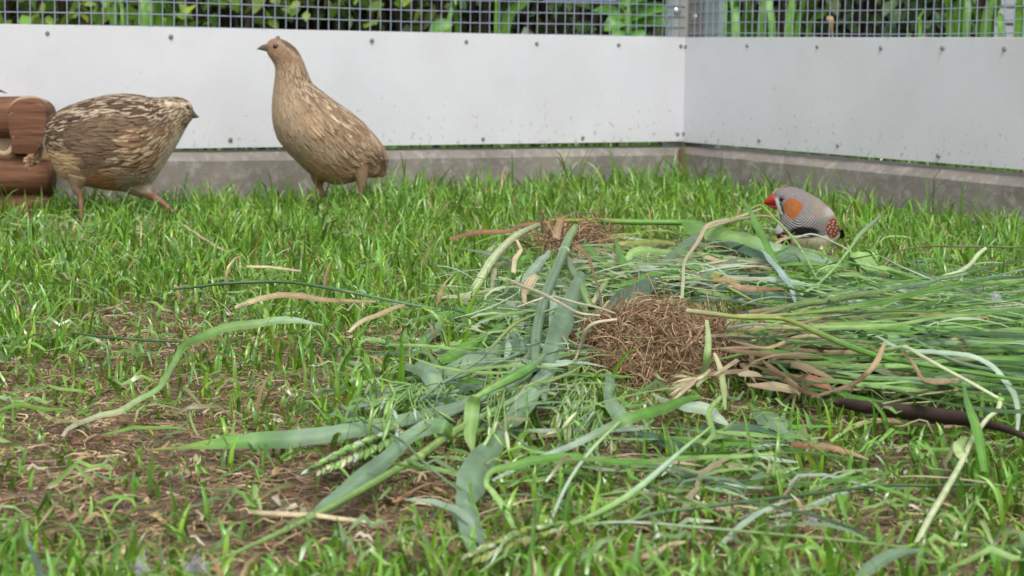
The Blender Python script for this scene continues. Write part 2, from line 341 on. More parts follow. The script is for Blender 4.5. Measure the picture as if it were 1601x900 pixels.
# broad-leaved weed
wb = D(980, 57, 2.72); wb[2] = 0
e = empty('broad_leaved_weed', wb, 'bright green broad-leaved weed behind the mesh left of the corner post', 'plant')
top = D(984, -40, 2.72); P = crom([wb, D(981, 40, 2.72), D(980, 10, 2.72), top]); link('stem', tubes(P[None], np.full((1, len(P)), .006), np.tile(np.array((.22, .38, .10)), (1, len(P), 1))), M_stem, e)
for (x0, y0, x1, y1, wd) in ((978, 30, 926, 16, 17), (980, 22, 958, -20, 14), (985, 18, 1010, -12, 22), (985, 32, 1046, 12, 20), (982, 42, 1050, 38, 18), (978, 36, 945, 48, 22), (980, 48, 955, 66, 15), (984, 8, 1060, -25, 20), (975, -5, 925, -30, 20), (984, 50, 1010, 70, 16)):
    a = D(x0, y0, 2.72); b_ = D(x1, y1, 2.72+random.uniform(-.05, .03)); md = (a+b_)/2; md[2] += .006; md[1] -= .01
    me = leaf_blade([a, md, b_], wd*2.7/F*1.3, (.09, .27, .03), (.13, .34, .04), M_leaf, nrm=(0, -.8, .6), prof=lambda t: np.sin(np.pi*np.clip(t*.97+.03, 0, 1))**.8); link('leaf', me, M_leaf, e)
for k, (px, py, dist, lab) in enumerate(((690, 44, 2.55, 'single rounded leaf behind the mesh by the tall panel screws'),)):
    a = D(px-20, py+14, dist); b_ = D(px+18, py-6, dist); me = leaf_blade([a, (a+b_)/2+np.array((0, 0, .006)), b_], .02, (.12, .28, .05), (.14, .33, .05), M_leaf, nrm=(0, -.9, .4), prof=lambda t: np.sin(np.pi*np.clip(t*.97+.03, 0, 1))**.7); tag(link('round_leaf', me, M_leaf), lab, 'leaf')
# dry seed head behind right mesh
a = D(1300, 40, 2.45); P = crom([a+np.array((.0, 0, -.19)), a+np.array((.003, 0, -.05)), a, a+np.array((-.006, 0, .012))]); K = len(P); rr = np.r_[np.full(K-7, .001), np.array((.002, .004, .005, .005, .0045, .003, .001))]
tag(link('seed_head', tubes(P[None], rr[None], np.tile(np.array((.5, .36, .16)), (1, K, 1))), M_dry), 'tan dry seed head standing behind the right mesh', 'seed head')
# hedge: leaves and twigs
def hedge(x0, x1, y0, y1, h, n, label, col):
    e = empty('dark_hedge', ((x0+x1)/2, y0, 0), label, 'hedge')
    c = np.stack([rng.uniform(x0, x1, n), y0+(y1-y0)*rng.beta(1, 2, n), h*rng.uniform(0, 1, n)], -1)
    cl = np.sin(c[:, 0]*9+c[:, 2]*7)+np.sin(c[:, 2]*15-c[:, 0]*5+1)+rng.normal(0, .5, n); c = c[cl > -1.1]; n = len(c)
    d = norm(rng.normal(0, 1, (n, 3))+np.array((0, -.7, -.2))); L = rng.uniform(.02, .045, n)
    P = c[:, None, :]+d[:, None, :]*L[:, None, None]*np.linspace(-.5, .5, 4)[None, :, None]
    P[:, 3, 2] -= .004
    Sd = norm(np.cross(d, rng.normal(0, 1, (n, 3)))); Sd = np.repeat(Sd[:, None], 4, 1)
    W = L[:, None]*np.array((.06, .55, .5, .04))[None]
    C = np.array(col)[None]*rng.uniform(.5, 1.5, (n, 1))*np.stack([rng.uniform(.7, 1.3, n), np.ones(n), rng.uniform(.7, 1.2, n)], -1)
    o = link('foliage', ribbons(P, W, Sd, np.repeat(C[:, None], 4, 1), 3, .08), M_leaf, e); o['kind'] = 'stuff'
    m = 160; q = np.stack([rng.uniform(x0, x1, m), rng.uniform(y0+.1, y1, m), np.zeros(m)], -1); t = np.linspace(0, 1, 5)
    P = q[:, None]+np.stack([rng.normal(0, .12, (m, 1))*t, rng.normal(0, .06, (m, 1))*t, h*.95*np.tile(t, (m, 1))], -1)+rng.normal(0, .01, (m, 5, 3))
    o = link('twigs', tubes(P, np.tile(np.array((.008, .007, .006, .004, .002)), (m, 1)), np.tile(np.array((.05, .035, .025)), (m, 5, 1)), 5), M_dry, e); o['kind'] = 'stuff'
hedge(-2.2, -.15, 3.2, 4.0, 1.3, 15000, 'dark leafy hedge behind the mesh above the quails', (.22, .36, .06))
hedge(-.5, .75, 3.4, 4.1, 1.3, 11000, 'very dark hedge stretch behind the broad-leaved weed', (.07, .115, .04))
hedge(.65, 2.6, 3.3, 4.1, 1.3, 15000, 'dark blue-green hedge behind the right-hand mesh', (.10, .19, .08))
hw = box('garden_wall', -6, 6, 4.35, 4.5, -.02, 1.5, noise_mat('dark_fence_boards', (.04, .06, .035), (.06, .085, .05), 6, .9, .3)); tag(hw, 'dark boarded garden wall behind the hedges', 'wall')
bl = box('blue_rail', D(850, 0, 3.1)[0], D(975, 0, 3.1)[0], 3.1, 3.13, D(900, 4, 3.1)[2], D(900, 4, 3.1)[2]+.03, M_blue, bev=.002); tag(bl, 'blue-grey rail glimpsed through the mesh left of the weed', 'rail')
sb = empty('grey_board_stack', D(1575, 60, 2.9), 'weathered grey slats behind the strap leaves at far right', 'boards')
for i in range(8): box('slat', D(1555, 0, 2.9)[0], D(1612, 0, 2.9)[0], 2.9, 2.93, .12+i*.026, .12+i*.026+.0235, M_slat, sb, bev=.002)

# ------------------------------------------------------------------ grass
def blades(n, xy, L, Wd, lean, head, C0c, C1c, K=6, twist=.6, droop=1.0, z=None, M=2):
    t = np.linspace(0, 1, K)[None]; x, y = xy
    bend = lean[:, None]*(t**1.0)+droop*lean[:, None]*t**2.2
    ds = (L/(K-1))[:, None]
    hx = np.cumsum(np.sin(bend)*ds, 1)-np.sin(bend)*ds; hz = np.cumsum(np.cos(bend)*ds, 1)-np.cos(bend)*ds
    hz = np.maximum(hz, -.002+0*hz)
    hd = head[:, None]+twist*t*rng.normal(0, .6, (n, 1))
    base = gh(x, y) if z is None else z
    P = np.stack([x[:, None]+hx*np.cos(hd), y[:, None]+hx*np.sin(hd), base[:, None]-.001+hz], -1)
    fa = head+rng.normal(0, .5, n)+math.pi/2
    Sd = np.repeat(np.stack([np.cos(fa), np.sin(fa), rng.normal(0, .15, n)], -1)[:, None], K, 1); T = tang(P)
    Sd = norm(Sd-T*np.sum(Sd*T, -1, keepdims=True))
    W = Wd[:, None]*np.minimum(1, .6+t*1.2)*(1-t**2.5)+.00015
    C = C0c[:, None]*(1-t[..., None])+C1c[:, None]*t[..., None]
    return P, W, Sd, C
BARE = [(1150, 820, 520, 90, .5), (130, 610, 150, 50, .6), (560, 560, 120, 40, .45), (1250, 402, 75, 16, 1.), (1260, 425, 80, 20, .9), (1030, 610, 170, 30, .95), (1000, 700, 500, 120, .5), (900, 830, 700, 70, .45), (170, 720, 300, 140, .93), (520, 800, 260, 90, .95), (240, 530, 160, 55, .8), (50, 375, 110, 30, .7), (430, 630, 190, 60, .75), (1010, 540, 140, 75, 1.), (900, 380, 90, 30, .8), (350, 860, 220, 60, .9), (1250, 790, 160, 50, .55), (980, 700, 200, 60, .45), (760, 680, 130, 90, .7), (1150, 400, 120, 25, .5), (1000, 840, 200, 60, .35), (1400, 690, 250, 30, .3), (1300, 540, 260, 55, .8)]
def bare_at(x, y):
    px, py = proj(np.stack([x, y, np.zeros_like(x)], -1)); b_ = np.zeros_like(x)
    for cx, cy, rx, ry, s in BARE:
        b_ = np.maximum(b_, s*np.exp(-(((px-cx)/rx)**2+((py-cy)/ry)**2)**2*.7))
    return b_, px, py
def scatter(n, tight=True):
    y = .42+(2.45-.42)*rng.beta(1.15, 1.0, n); half = .29*y+.05
    x = rng.uniform(-1, 1, n)*half*(1.0 if tight else 1.9); ok = inside(x, y); return x[ok], y[ok]
def grass_layer(name, nt_, per, Lr, Wr, label, base_c, lean_mu, spread=.012, respect=1.0, tight=True, M=2):
    x, y = scatter(nt_, tight); b_, px, py = bare_at(x, y); keep = rng.uniform(0, 1, len(x)) > b_*respect; x, y, py = x[keep], y[keep], py[keep]
    k = rng.poisson(per, len(x))+1; idx = np.repeat(np.arange(len(x)), k); n = len(idx)
    tc = rng.uniform(0, 1, len(x))[idx]; tl = rng.uniform(.65, 1.25, len(x))[idx]
    X = x[idx]+rng.normal(0, spread, n); Y = y[idx]+rng.normal(0, spread, n); ok = inside(X, Y); X, Y, tc, tl = X[ok], Y[ok], tc[ok], tl[ok]; n = len(X)
    far = np.clip((Y-.65)/1.5, 0, 1.1)
    L = rng.uniform(Lr[0], Lr[1], n)*tl*(1-.35*np.clip(bare_at(X, Y)[0], 0, 1))*(.60+.46*far+.08*np.clip((far-.7)/.3, 0, 1)); Wd = rng.uniform(Wr[0], Wr[1], n)
    lean = np.abs(rng.normal(lean_mu, .35, n))+.05; head = rng.uniform(0, 2*math.pi, n)
    g = rng.uniform(.55, 1.4, (n, 1)); base = np.array(base_c)[None]*g
    base = base*np.stack([.75+tc*.6, .9+tc*.2, .9-tc*.2], -1)
    dry = rng.uniform(0, 1, n) < .05; base[dry] = np.array((.42, .32, .15))*rng.uniform(.6, 1.1, (dry.sum(), 1))
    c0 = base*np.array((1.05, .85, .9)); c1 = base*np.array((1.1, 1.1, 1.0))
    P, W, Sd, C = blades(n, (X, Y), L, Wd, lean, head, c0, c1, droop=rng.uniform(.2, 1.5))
    o = link(name, ribbons(P, W, Sd, C, M, .16), M_grass); tag(o, label, 'grass', kind='stuff'); return o
GB = (.165, .37, .046)
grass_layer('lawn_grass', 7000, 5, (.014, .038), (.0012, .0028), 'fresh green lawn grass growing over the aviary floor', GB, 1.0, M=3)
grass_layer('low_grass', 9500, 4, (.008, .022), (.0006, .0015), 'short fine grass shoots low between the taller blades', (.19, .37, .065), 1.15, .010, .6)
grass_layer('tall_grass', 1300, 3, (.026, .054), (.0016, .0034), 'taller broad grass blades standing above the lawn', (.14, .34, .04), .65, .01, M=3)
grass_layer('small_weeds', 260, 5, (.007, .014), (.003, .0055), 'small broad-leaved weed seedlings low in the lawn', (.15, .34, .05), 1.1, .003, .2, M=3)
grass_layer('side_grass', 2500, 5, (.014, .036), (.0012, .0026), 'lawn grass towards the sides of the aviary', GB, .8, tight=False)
# taller fringe along the walls
def fringe(v, inw, L0, L1, n, label):
    t = rng.uniform(L0, L1, n); o = rng.uniform(.016, .12, n)**1.0; X = C0[0]+v[0]*t+inw[0]*o; Y = C0[1]+v[1]*t+inw[1]*o; ok = inside(X, Y); X, Y = X[ok], Y[ok]; n = len(X)
    g = np.array((.15, .35, .042))[None]*rng.uniform(.65, 1.35, (n, 1))
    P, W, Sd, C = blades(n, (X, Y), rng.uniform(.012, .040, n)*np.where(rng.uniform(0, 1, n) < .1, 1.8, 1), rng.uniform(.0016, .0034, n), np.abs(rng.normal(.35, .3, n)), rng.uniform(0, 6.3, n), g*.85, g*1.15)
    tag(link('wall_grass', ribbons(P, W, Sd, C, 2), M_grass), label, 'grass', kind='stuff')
fringe(vl, inl, .0, 1.4, 520, 'grass fringe rising against the left concrete edging'); fringe(vr, inr, .0, 1.2, 480, 'grass fringe rising against the right concrete edging')
# outside grass behind the walls
n = 9000; X = rng.uniform(-2, 2.2, n); Y = rng.uniform(1.3, 3.4, n); P_ = np.stack([X-C0[0], Y-C0[1]], -1); dl, dr = P_ @ inl[:2], P_ @ inr[:2]
ok = ((dl < -.06) | (dr < -.06)) & (np.minimum(dl, dr) > -.9); X, Y = X[ok], Y[ok]; n = len(X); g = np.array((.11, .26, .03))[None]*rng.uniform(.6, 1.4, (n, 1))
P, W, Sd, C = blades(n, (X, Y), rng.uniform(.05, .13, n), rng.uniform(.003, .006, n), np.abs(rng.normal(.5, .3, n)), rng.uniform(0, 6.3, n), g*.7, g*1.1, z=np.full(n, -.01))
tag(link('outer_grass', ribbons(P, W, Sd, C, 2), M_grass), 'unmown grass growing outside the aviary walls', 'grass', kind='stuff')

# thatch litter -------------------------------------------------------
def litter(name, n, Lr, Wr, cols, label, region=None, curl=2.2, lift=.004, zb=0., mat=None, M=2, seedbare=1.0):
    if region is None:
        x, y = scatter(n); b_, px, py = bare_at(x, y); keep = rng.uniform(0, 1, len(x)) < .25+.75*b_*seedbare; x, y = x[keep], y[keep]; z = gh(x, y)+zb
    else: x, y, z = region(n)
    n = len(x); K = 6; L = rng.uniform(*Lr, n); h = rng.uniform(0, 2*math.pi, n); cu = rng.normal(0, curl, n)
    t = np.linspace(0, 1, K)[None]; hd = h[:, None]+cu[:, None]*t+rng.normal(0, .11, (n, K)); ds = (L/(K-1))[:, None]
    P = np.stack([x[:, None]+np.cumsum(np.cos(hd)*ds, 1), y[:, None]+np.cumsum(np.sin(hd)*ds, 1), z[:, None]+rng.uniform(.0005, lift, (n, 1))+rng.normal(0, lift*.12, (n, K))+lift*.6*np.sin(t*3.1)*rng.uniform(-.3, 1, (n, 1))], -1)
    T = tang(P); Sd = norm(np.cross(T, norm(rng.normal(0, .5, (n, 1, 3))+np.array((0, -.3, 1.)))))
    W = rng.uniform(*Wr, n)[:, None]*(1-.6*np.abs(2*t-1)**3)
    cc = np.array(cols)[rng.integers(0, len(cols), n)]*rng.uniform(.6, 1.3, (n, 1)); C = np.repeat(cc[:, None], K, 1)
    o = link(name, ribbons(P, W, Sd, C, M), mat or M_lit); return o
BR = [lin(154, 124, 96), lin(128, 99, 76), lin(176, 148, 116), lin(96, 76, 58), lin(188, 166, 134), lin(134, 112, 92), lin(115, 112, 70), lin(108, 84, 66)]
tag(litter('thatch', 95000, (.006, .030), (.00025, .0010), BR, ''), 'brown dry thatch and roots covering the bare soil', 'thatch', kind='stuff')
gl_ = litter('lying_grass', 24000, (.010, .034), (.0007, .0021), [(.19, .38, .06), (.24, .42, .09), (.14, .30, .05), (.27, .42, .13), (.20, .33, .13), (.32, .32, .14)], '', lift=.012, curl=1.3, zb=.004, mat=M_grass, seedbare=-.15)
tag(gl_, 'tangled green blades lying flat across the lawn', 'grass', kind='stuff')
tag(litter('dead_leaf_scraps', 3600, (.004, .012), (.0010, .0026), [lin(175, 148, 115), lin(150, 120, 92), lin(185, 165, 138), lin(140, 106, 80), lin(205, 195, 172)], '', lift=.005, curl=1.6), 'curled tan scraps of dead leaf on the soil', 'leaf litter', kind='stuff')

# ------------------------------------------------------------------ traced strands
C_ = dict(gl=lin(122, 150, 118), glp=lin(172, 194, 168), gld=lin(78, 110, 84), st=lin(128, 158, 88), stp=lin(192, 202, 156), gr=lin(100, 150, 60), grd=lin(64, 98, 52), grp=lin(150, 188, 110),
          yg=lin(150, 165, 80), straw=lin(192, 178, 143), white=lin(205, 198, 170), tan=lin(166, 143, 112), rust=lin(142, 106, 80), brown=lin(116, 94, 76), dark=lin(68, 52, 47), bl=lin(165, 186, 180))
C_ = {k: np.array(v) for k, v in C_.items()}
def pts3(pts):
    out = []
    for p in pts:
        q = G(p[0], p[1], p[2]/100); 
        out.append(q)
    return np.array(out)
def strand_mesh(pts, wpx, col, kind='leaf', tilt=45, twist=0, flat=.85, zoff=0):
    z0 = pts[0][2]; P = pts3([(p[0], p[1], p[2]) for p in pts]); n = len(P); wpx = np.interp(np.linspace(0, 1, n), np.linspace(0, 1, len(wpx)), wpx)
    cols = col if isinstance(col, (list, tuple)) else [col]; cc = np.array([C_[c] for c in cols])
    Q = crom(P, 6); K = len(Q); tt = np.linspace(0, 1, K)
    W = np.interp(tt*(n-1), np.arange(n), wpx); C = np.stack([np.interp(tt, np.linspace(0, 1, len(cc)), cc[:, i]) for i in range(3)], -1)*random.uniform(.92, 1.08)
    V = Q-CP; Z = np.abs(V @ MR[:, 2]); Wm = W*Z/F
    ph_ = random.uniform(0, 6); ll = np.r_[0, np.cumsum(np.linalg.norm(np.diff(Q, axis=0), axis=1))]
    if kind == 'leaf': Q[:, 2] += .0004*np.sin(ll*110+ph_)+.0001*np.sin(ll*410+ph_*2); Wm = Wm*(1+.03*np.sin(ll*130+ph_)+.02*np.sin(ll*610)); C = C*(1+.10*np.sin(ll*90+ph_))[:, None]
    T = tang(Q)
    if kind == 'leaf':
        a = R(tilt)+R(twist)*tt; nv = np.stack([0.15+0*a, -np.sin(a), np.cos(a)], -1)
        Sd = norm(np.cross(T, nv)); pv = norm(np.cross(T, norm(V))); fac = np.maximum(.4, np.abs(np.sum(Sd*pv, -1)))
        return ribbons(Q[None], (Wm/fac)[None]+.0001, Sd[None], C[None], 5, -.12)
    r = Wm*.5
    return tubes(Q[None], r[None], C[None], 9, flat)
def strand(name, cat, label, pts, wpx, col, kind='leaf', mat=None, parent=None, group=None, **kw):
    me = strand_mesh(pts, wpx, col, kind, **kw)
    mat = mat or (M_leaf if kind == 'leaf' else M_stem)
    if parent is None:
        c = np.array([v.co[:] for v in list(me.vertices)[::17]]).mean(0); me.transform(Matrix.Translation(-Vector(c)))
        o = link(name, me, mat); o.location = c; return tag(o, label, cat, group)
    return link(name, me, mat, parent)
def stalk(label, at, name='wheat_stalk', cat='wheat stalk'):
    return empty(name, G(*at), label, cat)
def node(px, py, z, rpx, parent, col='yg'):
    p = G(px, py, z/100); r = rpx*np.linalg.norm(p-CP)/F; bm = bmesh.new(); bmesh.ops.create_icosphere(bm, subdivisions=2, radius=r)
    me = bpy.data.meshes.new('n'); bm.to_mesh(me); bm.free(); me.transform(Matrix.Translation(p) @ Matrix.Diagonal((1.15, .9, .85, 1)))
    a = me.color_attributes.new('Col', 'FLOAT_COLOR', 'POINT'); a.data.foreach_set('color', np.tile(np.r_[C_[col], 1], (len(me.vertices), 1)).ravel()); me.uv_layers.new(name='UVMap')
    me.polygons.foreach_set('use_smooth', [True]*len(me.polygons)); return link('node', me, M_stem, parent)
# spikelets ---------------------------------------------------------
def spikelets(bases, dirs, L, Wd, cols, K=5, M=5):
    n = len(bases); t = np.linspace(0, 1, K); P = bases[:, None]+dirs[:, None]*(L[:, None]*t[None])[..., None]
    P[..., 2] -= (t**2*.0008)[None]
    a = np.array((.45, .95, 1, .7, .08)); Rr = Wd[:, None]*a[None]*.5
    C = cols[:, None]*(np.linspace(.85, 1.2, K)[None, :, None]); return tubes(P, Rr, C, M, .75)
def ear(path, wpx, c, parent, zc=.9, n=18, name='ear'):
    P = crom(pts3([(x, y, zc) for x, y in path]), 8); idx = np.linspace(0, len(P)-1, n).astype(int); T = tang(P); B, Dd, L, Wd, Cc = [], [], [], [], []
    Z = np.linalg.norm(P[0]-CP); w = wpx*Z/F
    for j, i in enumerate(idx):
        for s in (-1, 1, 0, .5):
            side = np.cross(T[i], (0, -.5, .9)); side /= np.linalg.norm(side); up = np.cross(side, T[i]); f = .6+.4*math.sin(math.pi*min(1, (j+1.5)/n))
            B.append(P[i]+side*s*w*.16*f+up*w*.12*(1-abs(s))+T[i]*random.uniform(-.001, .001)); d = T[i]*1.25+side*s*.36+up*(.3-.3*abs(s))+np.array(rng.normal(0, .07, 3)); Dd.append(d/np.linalg.norm(d))
            L.append(w*.80*f*random.uniform(.85, 1.15)); Wd.append(w*.31*f); Cc.append(C_[random.choice(c)]*random.uniform(.8, 1.15))
    me = spikelets(np.array(B), np.array(Dd), np.array(L), np.array(Wd), np.array(Cc))
    o = link(name, me, M_stem, parent); o['kind'] = 'stuff'; return o
def panicle(name, label, cx, cy, rx, ry, n, z, cols, Lpx=26, cat='oat panicle', droop=(0, -.2, -.35), zr=1.2):
    e = empty(name, G(cx, cy, 0), label, cat); c = []; 
    for i in range(n):
        a = random.uniform(0, 6.28); r = math.sqrt(random.random()); c.append(G(cx+rx*r*math.cos(a), cy+ry*r*math.sin(a), (z+random.uniform(-.5, .5)*zr)/100))
    c = np.array(c); k = np.linalg.norm(c[0]-CP)/F; root = G(cx+rx*.5, cy-ry, z/100)
    d = norm(rng.normal(0, .55, (n, 3))+np.array(droop)+norm(c-root)*.5); L = rng.uniform(.6, 1.2, n)*Lpx*k
    sp = link('spikelets', spikelets(c, d, L, L*.24, np.array([C_[random.choice(cols)]*random.uniform(.8, 1.15) for _ in range(n)])), M_stem, e)
    t = np.linspace(0, 1, 6)[None, :, None]; P = root[None, None]*(1-t)+c[:, None]*t; P = P+np.sin(t*math.pi)*rng.normal(0, .003, (n, 1, 3)); P[..., 2] = np.maximum(P[..., 2], .002)
    br = link('branches', tubes(P, np.full((n, 6), .00035), np.tile(C_['grp'], (n, 6, 1)), 5), M_stem, e); sp['kind'] = br['kind'] = 'stuff'; return e

# --- stalk A, long one crossing the foreground at left
e = stalk('long wheat stalk slanting to the bottom left, its broad leaf folded back beside it', (600, 745, .5))
strand('stem', '', '', [(318, 886, .7), (400, 850, .9), (480, 812, 1), (560, 768, 1.1), (655, 713, 1.3), (704, 678, 1.6), (760, 648, 2), (815, 618, 2.6), (860, 585, 3)], [6, 9, 11, 13, 15, 15, 13, 12, 10], ['st', 'st', 'st', 'gl'], 'tube', parent=e)
node(655, 714, 1.3, 9, e); node(703, 679, 1.65, 9, e)
strand('leaf', '', '', [(706, 676, 1.8), (694, 666, 2.1), (668, 668, 2.0), (640, 684, 1.7), (600, 718, 1.4), (555, 757, 1.2), (515, 787, 1), (486, 804, .8)], [10, 22, 24, 20, 26, 30, 26, 3], ['gr', 'gl', 'gl', 'gl'], parent=e, tilt=60)
# --- stalk B with long flat leaf
e = stalk('wheat stalk lying flat with a long striped leaf pointing left over bare soil', (500, 685, .5))
strand('leaf', '', '', [(236, 702, .5), (290, 700, .7), (340, 693, .9), (400, 686, 1), (450, 685, 1.1), (510, 680, 1.2), (570, 668, 1.4), (630, 655, 1.6), (700, 640, 2), (745, 622, 2.4)], [2, 7, 17, 26, 27, 25, 24, 19, 14, 9], ['yg', 'gr', 'gl', 'gl', 'gl'], parent=e, tilt=65)
strand('stem', '', '', [(618, 685, 1), (660, 668, 1.2), (700, 650, 1.5), (740, 630, 1.9), (800, 604, 2.4), (850, 570, 3), (870, 545, 3.4)], [8, 12, 13, 12, 12, 12, 10], 'gl', 'tube', parent=e)
# --- stalk C with hanging pale leaf
e = stalk('pale green wheat stalk whose broad leaf hangs straight down at its collar', (745, 650, 1))
strand('stem', '', '', [(742, 622, 2.8), (775, 604, 3), (810, 586, 3.2), (835, 570, 3.4), (850, 556, 3.5)], [9, 14, 20, 15, 9], ['grp', 'gr', 'gl'], 'tube', parent=e)
node(741, 622, 2.8, 6, e)
strand('leaf', '', '', [(744, 620, 2.9), (739, 634, 2.5), (737, 655, 2.0), (735, 680, 1.5), (738, 698, 1.1), (743, 716, .8)], [16, 24, 24, 18, 9, 2], 'grp', parent=e, tilt=80)
# --- D big twisted leaf
strand('wheat_leaf', 'leaf', 'big blue-green wheat leaf twisting down through the centre foreground', [(848, 578, 3), (838, 604, 2.8), (828, 622, 2.5), (808, 647, 2.1), (792, 664, 1.9), (778, 690, 1.7), (757, 723, 1.6), (740, 750, 1.5), (730, 775, 1.3), (732, 803, 1.1), (738, 830, .9), (748, 858, .7), (768, 886, .5)], [8, 20, 30, 30, 14, 30, 50, 52, 30, 34, 34, 26, 5], 'gl', tilt=72, twist=8)
strand('wheat_leaf', 'leaf', 'broad flat blue-green leaf running down beside the left edge of the root ball', [(912, 425, 4), (893, 470, 3.8), (880, 505, 3.6), (868, 540, 3.4), (858, 575, 3.1), (848, 605, 2.6), (852, 628, 2.2)], [14, 26, 34, 32, 24, 22, 3], 'gl', tilt=70)
strand('wheat_leaf', 'leaf', 'blue-green leaf bent at its top, its tip hanging down left of the pale leaf', [(634, 566, 1.4), (652, 572, 2.2), (672, 583, 2.3), (682, 605, 1.8), (693, 630, 1.3), (703, 655, .9)], [6, 22, 30, 28, 18, 2], 'gl', tilt=80)
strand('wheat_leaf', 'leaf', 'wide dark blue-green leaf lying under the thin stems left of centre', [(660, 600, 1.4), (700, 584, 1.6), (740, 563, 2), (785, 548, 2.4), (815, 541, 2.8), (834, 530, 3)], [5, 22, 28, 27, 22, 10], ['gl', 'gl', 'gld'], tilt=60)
strand('wheat_leaf', 'leaf', 'plain green leaf stretched just above the wide dark blue-green one', [(670, 572, 1.6), (705, 556, 1.9), (740, 538, 2.2), (770, 520, 2.5), (790, 505, 2.8)], [3, 18, 20, 15, 6], 'gr', tilt=60)
strand('wheat_leaf', 'leaf', 'long dark leaf reaching left past the bent leaf to a fine tip', [(590, 640, 1), (625, 620, 1.2), (660, 603, 1.4), (700, 590, 1.6)], [2, 14, 18, 10], 'gld', tilt=60)
strand('wheat_leaf', 'leaf', 'narrow grey-green leaf tip poking left above the long striped leaf', [(508, 672, .8), (540, 650, 1), (575, 630, 1.2), (600, 615, 1.3), (640, 600, 1.5)], [2, 12, 16, 12, 5], 'gl', tilt=60)
# --- E curved pale stalk
e = stalk('thick pale stalk arching down left from the brown roots', (770, 430, 1))
strand('stem', '', '', [(850, 350, 3.6), (832, 356, 3.8), (808, 368, 3.8), (785, 388, 3.6), (767, 410, 3.2), (752, 435, 2.6), (740, 455, 2), (731, 470, 1.6)], [8, 11, 13, 13, 14, 15, 14, 12], ['st', 'stp', 'stp', 'grp'], 'tube', parent=e)
node(765, 412, 3.15, 8, e, 'grp')
strand('leaf', '', '', [(788, 392, 3.2), (776, 404, 3), (773, 425, 2.6), (770, 445, 2.2), (766, 470, 1.7)], [5, 8, 8, 6, 2], ['stp', 'white'], parent=e, tilt=75)
strand('leaf', '', '', [(738, 460, 1.8), (715, 485, 1.7), (690, 508, 1.5), (665, 530, 1.3), (645, 556, 1.1)], [12, 16, 19, 17, 5], 'gl', parent=e, tilt=65)
# --- F upright-looking stalk
e = stalk('thick grey-green stalk coming straight towards the viewer from the brown roots', (850, 480, 2))
strand('stem', '', '', [(900, 354, 3.8), (889, 372, 4), (880, 395, 4), (868, 425, 3.9), (855, 455, 3.8), (846, 485, 3.6), (839, 520, 3.4), (837, 555, 3.1), (838, 585, 2.8)], [10, 14, 15, 16, 17, 17, 18, 17, 12], ['grp', 'gl', 'gl', 'gl'], 'tube', parent=e)
node(882, 392, 4, 8.5, e, 'glp')
e = stalk('grey-green stalk crossing behind the root ball with a jointed paler end', (905, 440, 2))
strand('stem', '', '', [(888, 405, 3.6), (895, 425, 3.7), (905, 440, 3.7), (915, 462, 3.6), (925, 482, 3.6)], [10, 12, 12, 13, 12], ['gl', 'st', 'grp'], 'tube', parent=e); node(904, 438, 3.75, 7, e, 'grp')
e = stalk('short pale yellow-green cut stem end pointing up right above the root ball', (935, 455, 2))
strand('stem', '', '', [(926, 476, 3.6), (936, 458, 3.7), (948, 441, 3.7)], [8, 9, 8], ['stp', 'st'], 'tube', parent=e)
strand('thin_stalk', 'stalk', 'thin yellow-jointed stem lying diagonally across the dark leaves', [(690, 600, 2.6), (720, 582, 2.8), (750, 562, 3), (775, 536, 3.3), (798, 512, 3.5), (826, 496, 3.6), (880, 478, 3.9)], [5, 6, 6, 6, 7, 5, 4], ['gl', 'gl', 'yg', 'gl'], 'tube')
strand('thin_stalk', 'stalk', 'thin green stem lying under the yellow-jointed one towards the bent leaf', [(655, 628, 2.2), (690, 600, 2.3), (730, 585, 2.4), (775, 568, 2.6), (810, 553, 2.9)], [3, 5, 6, 6, 5], 'gl', 'tube')
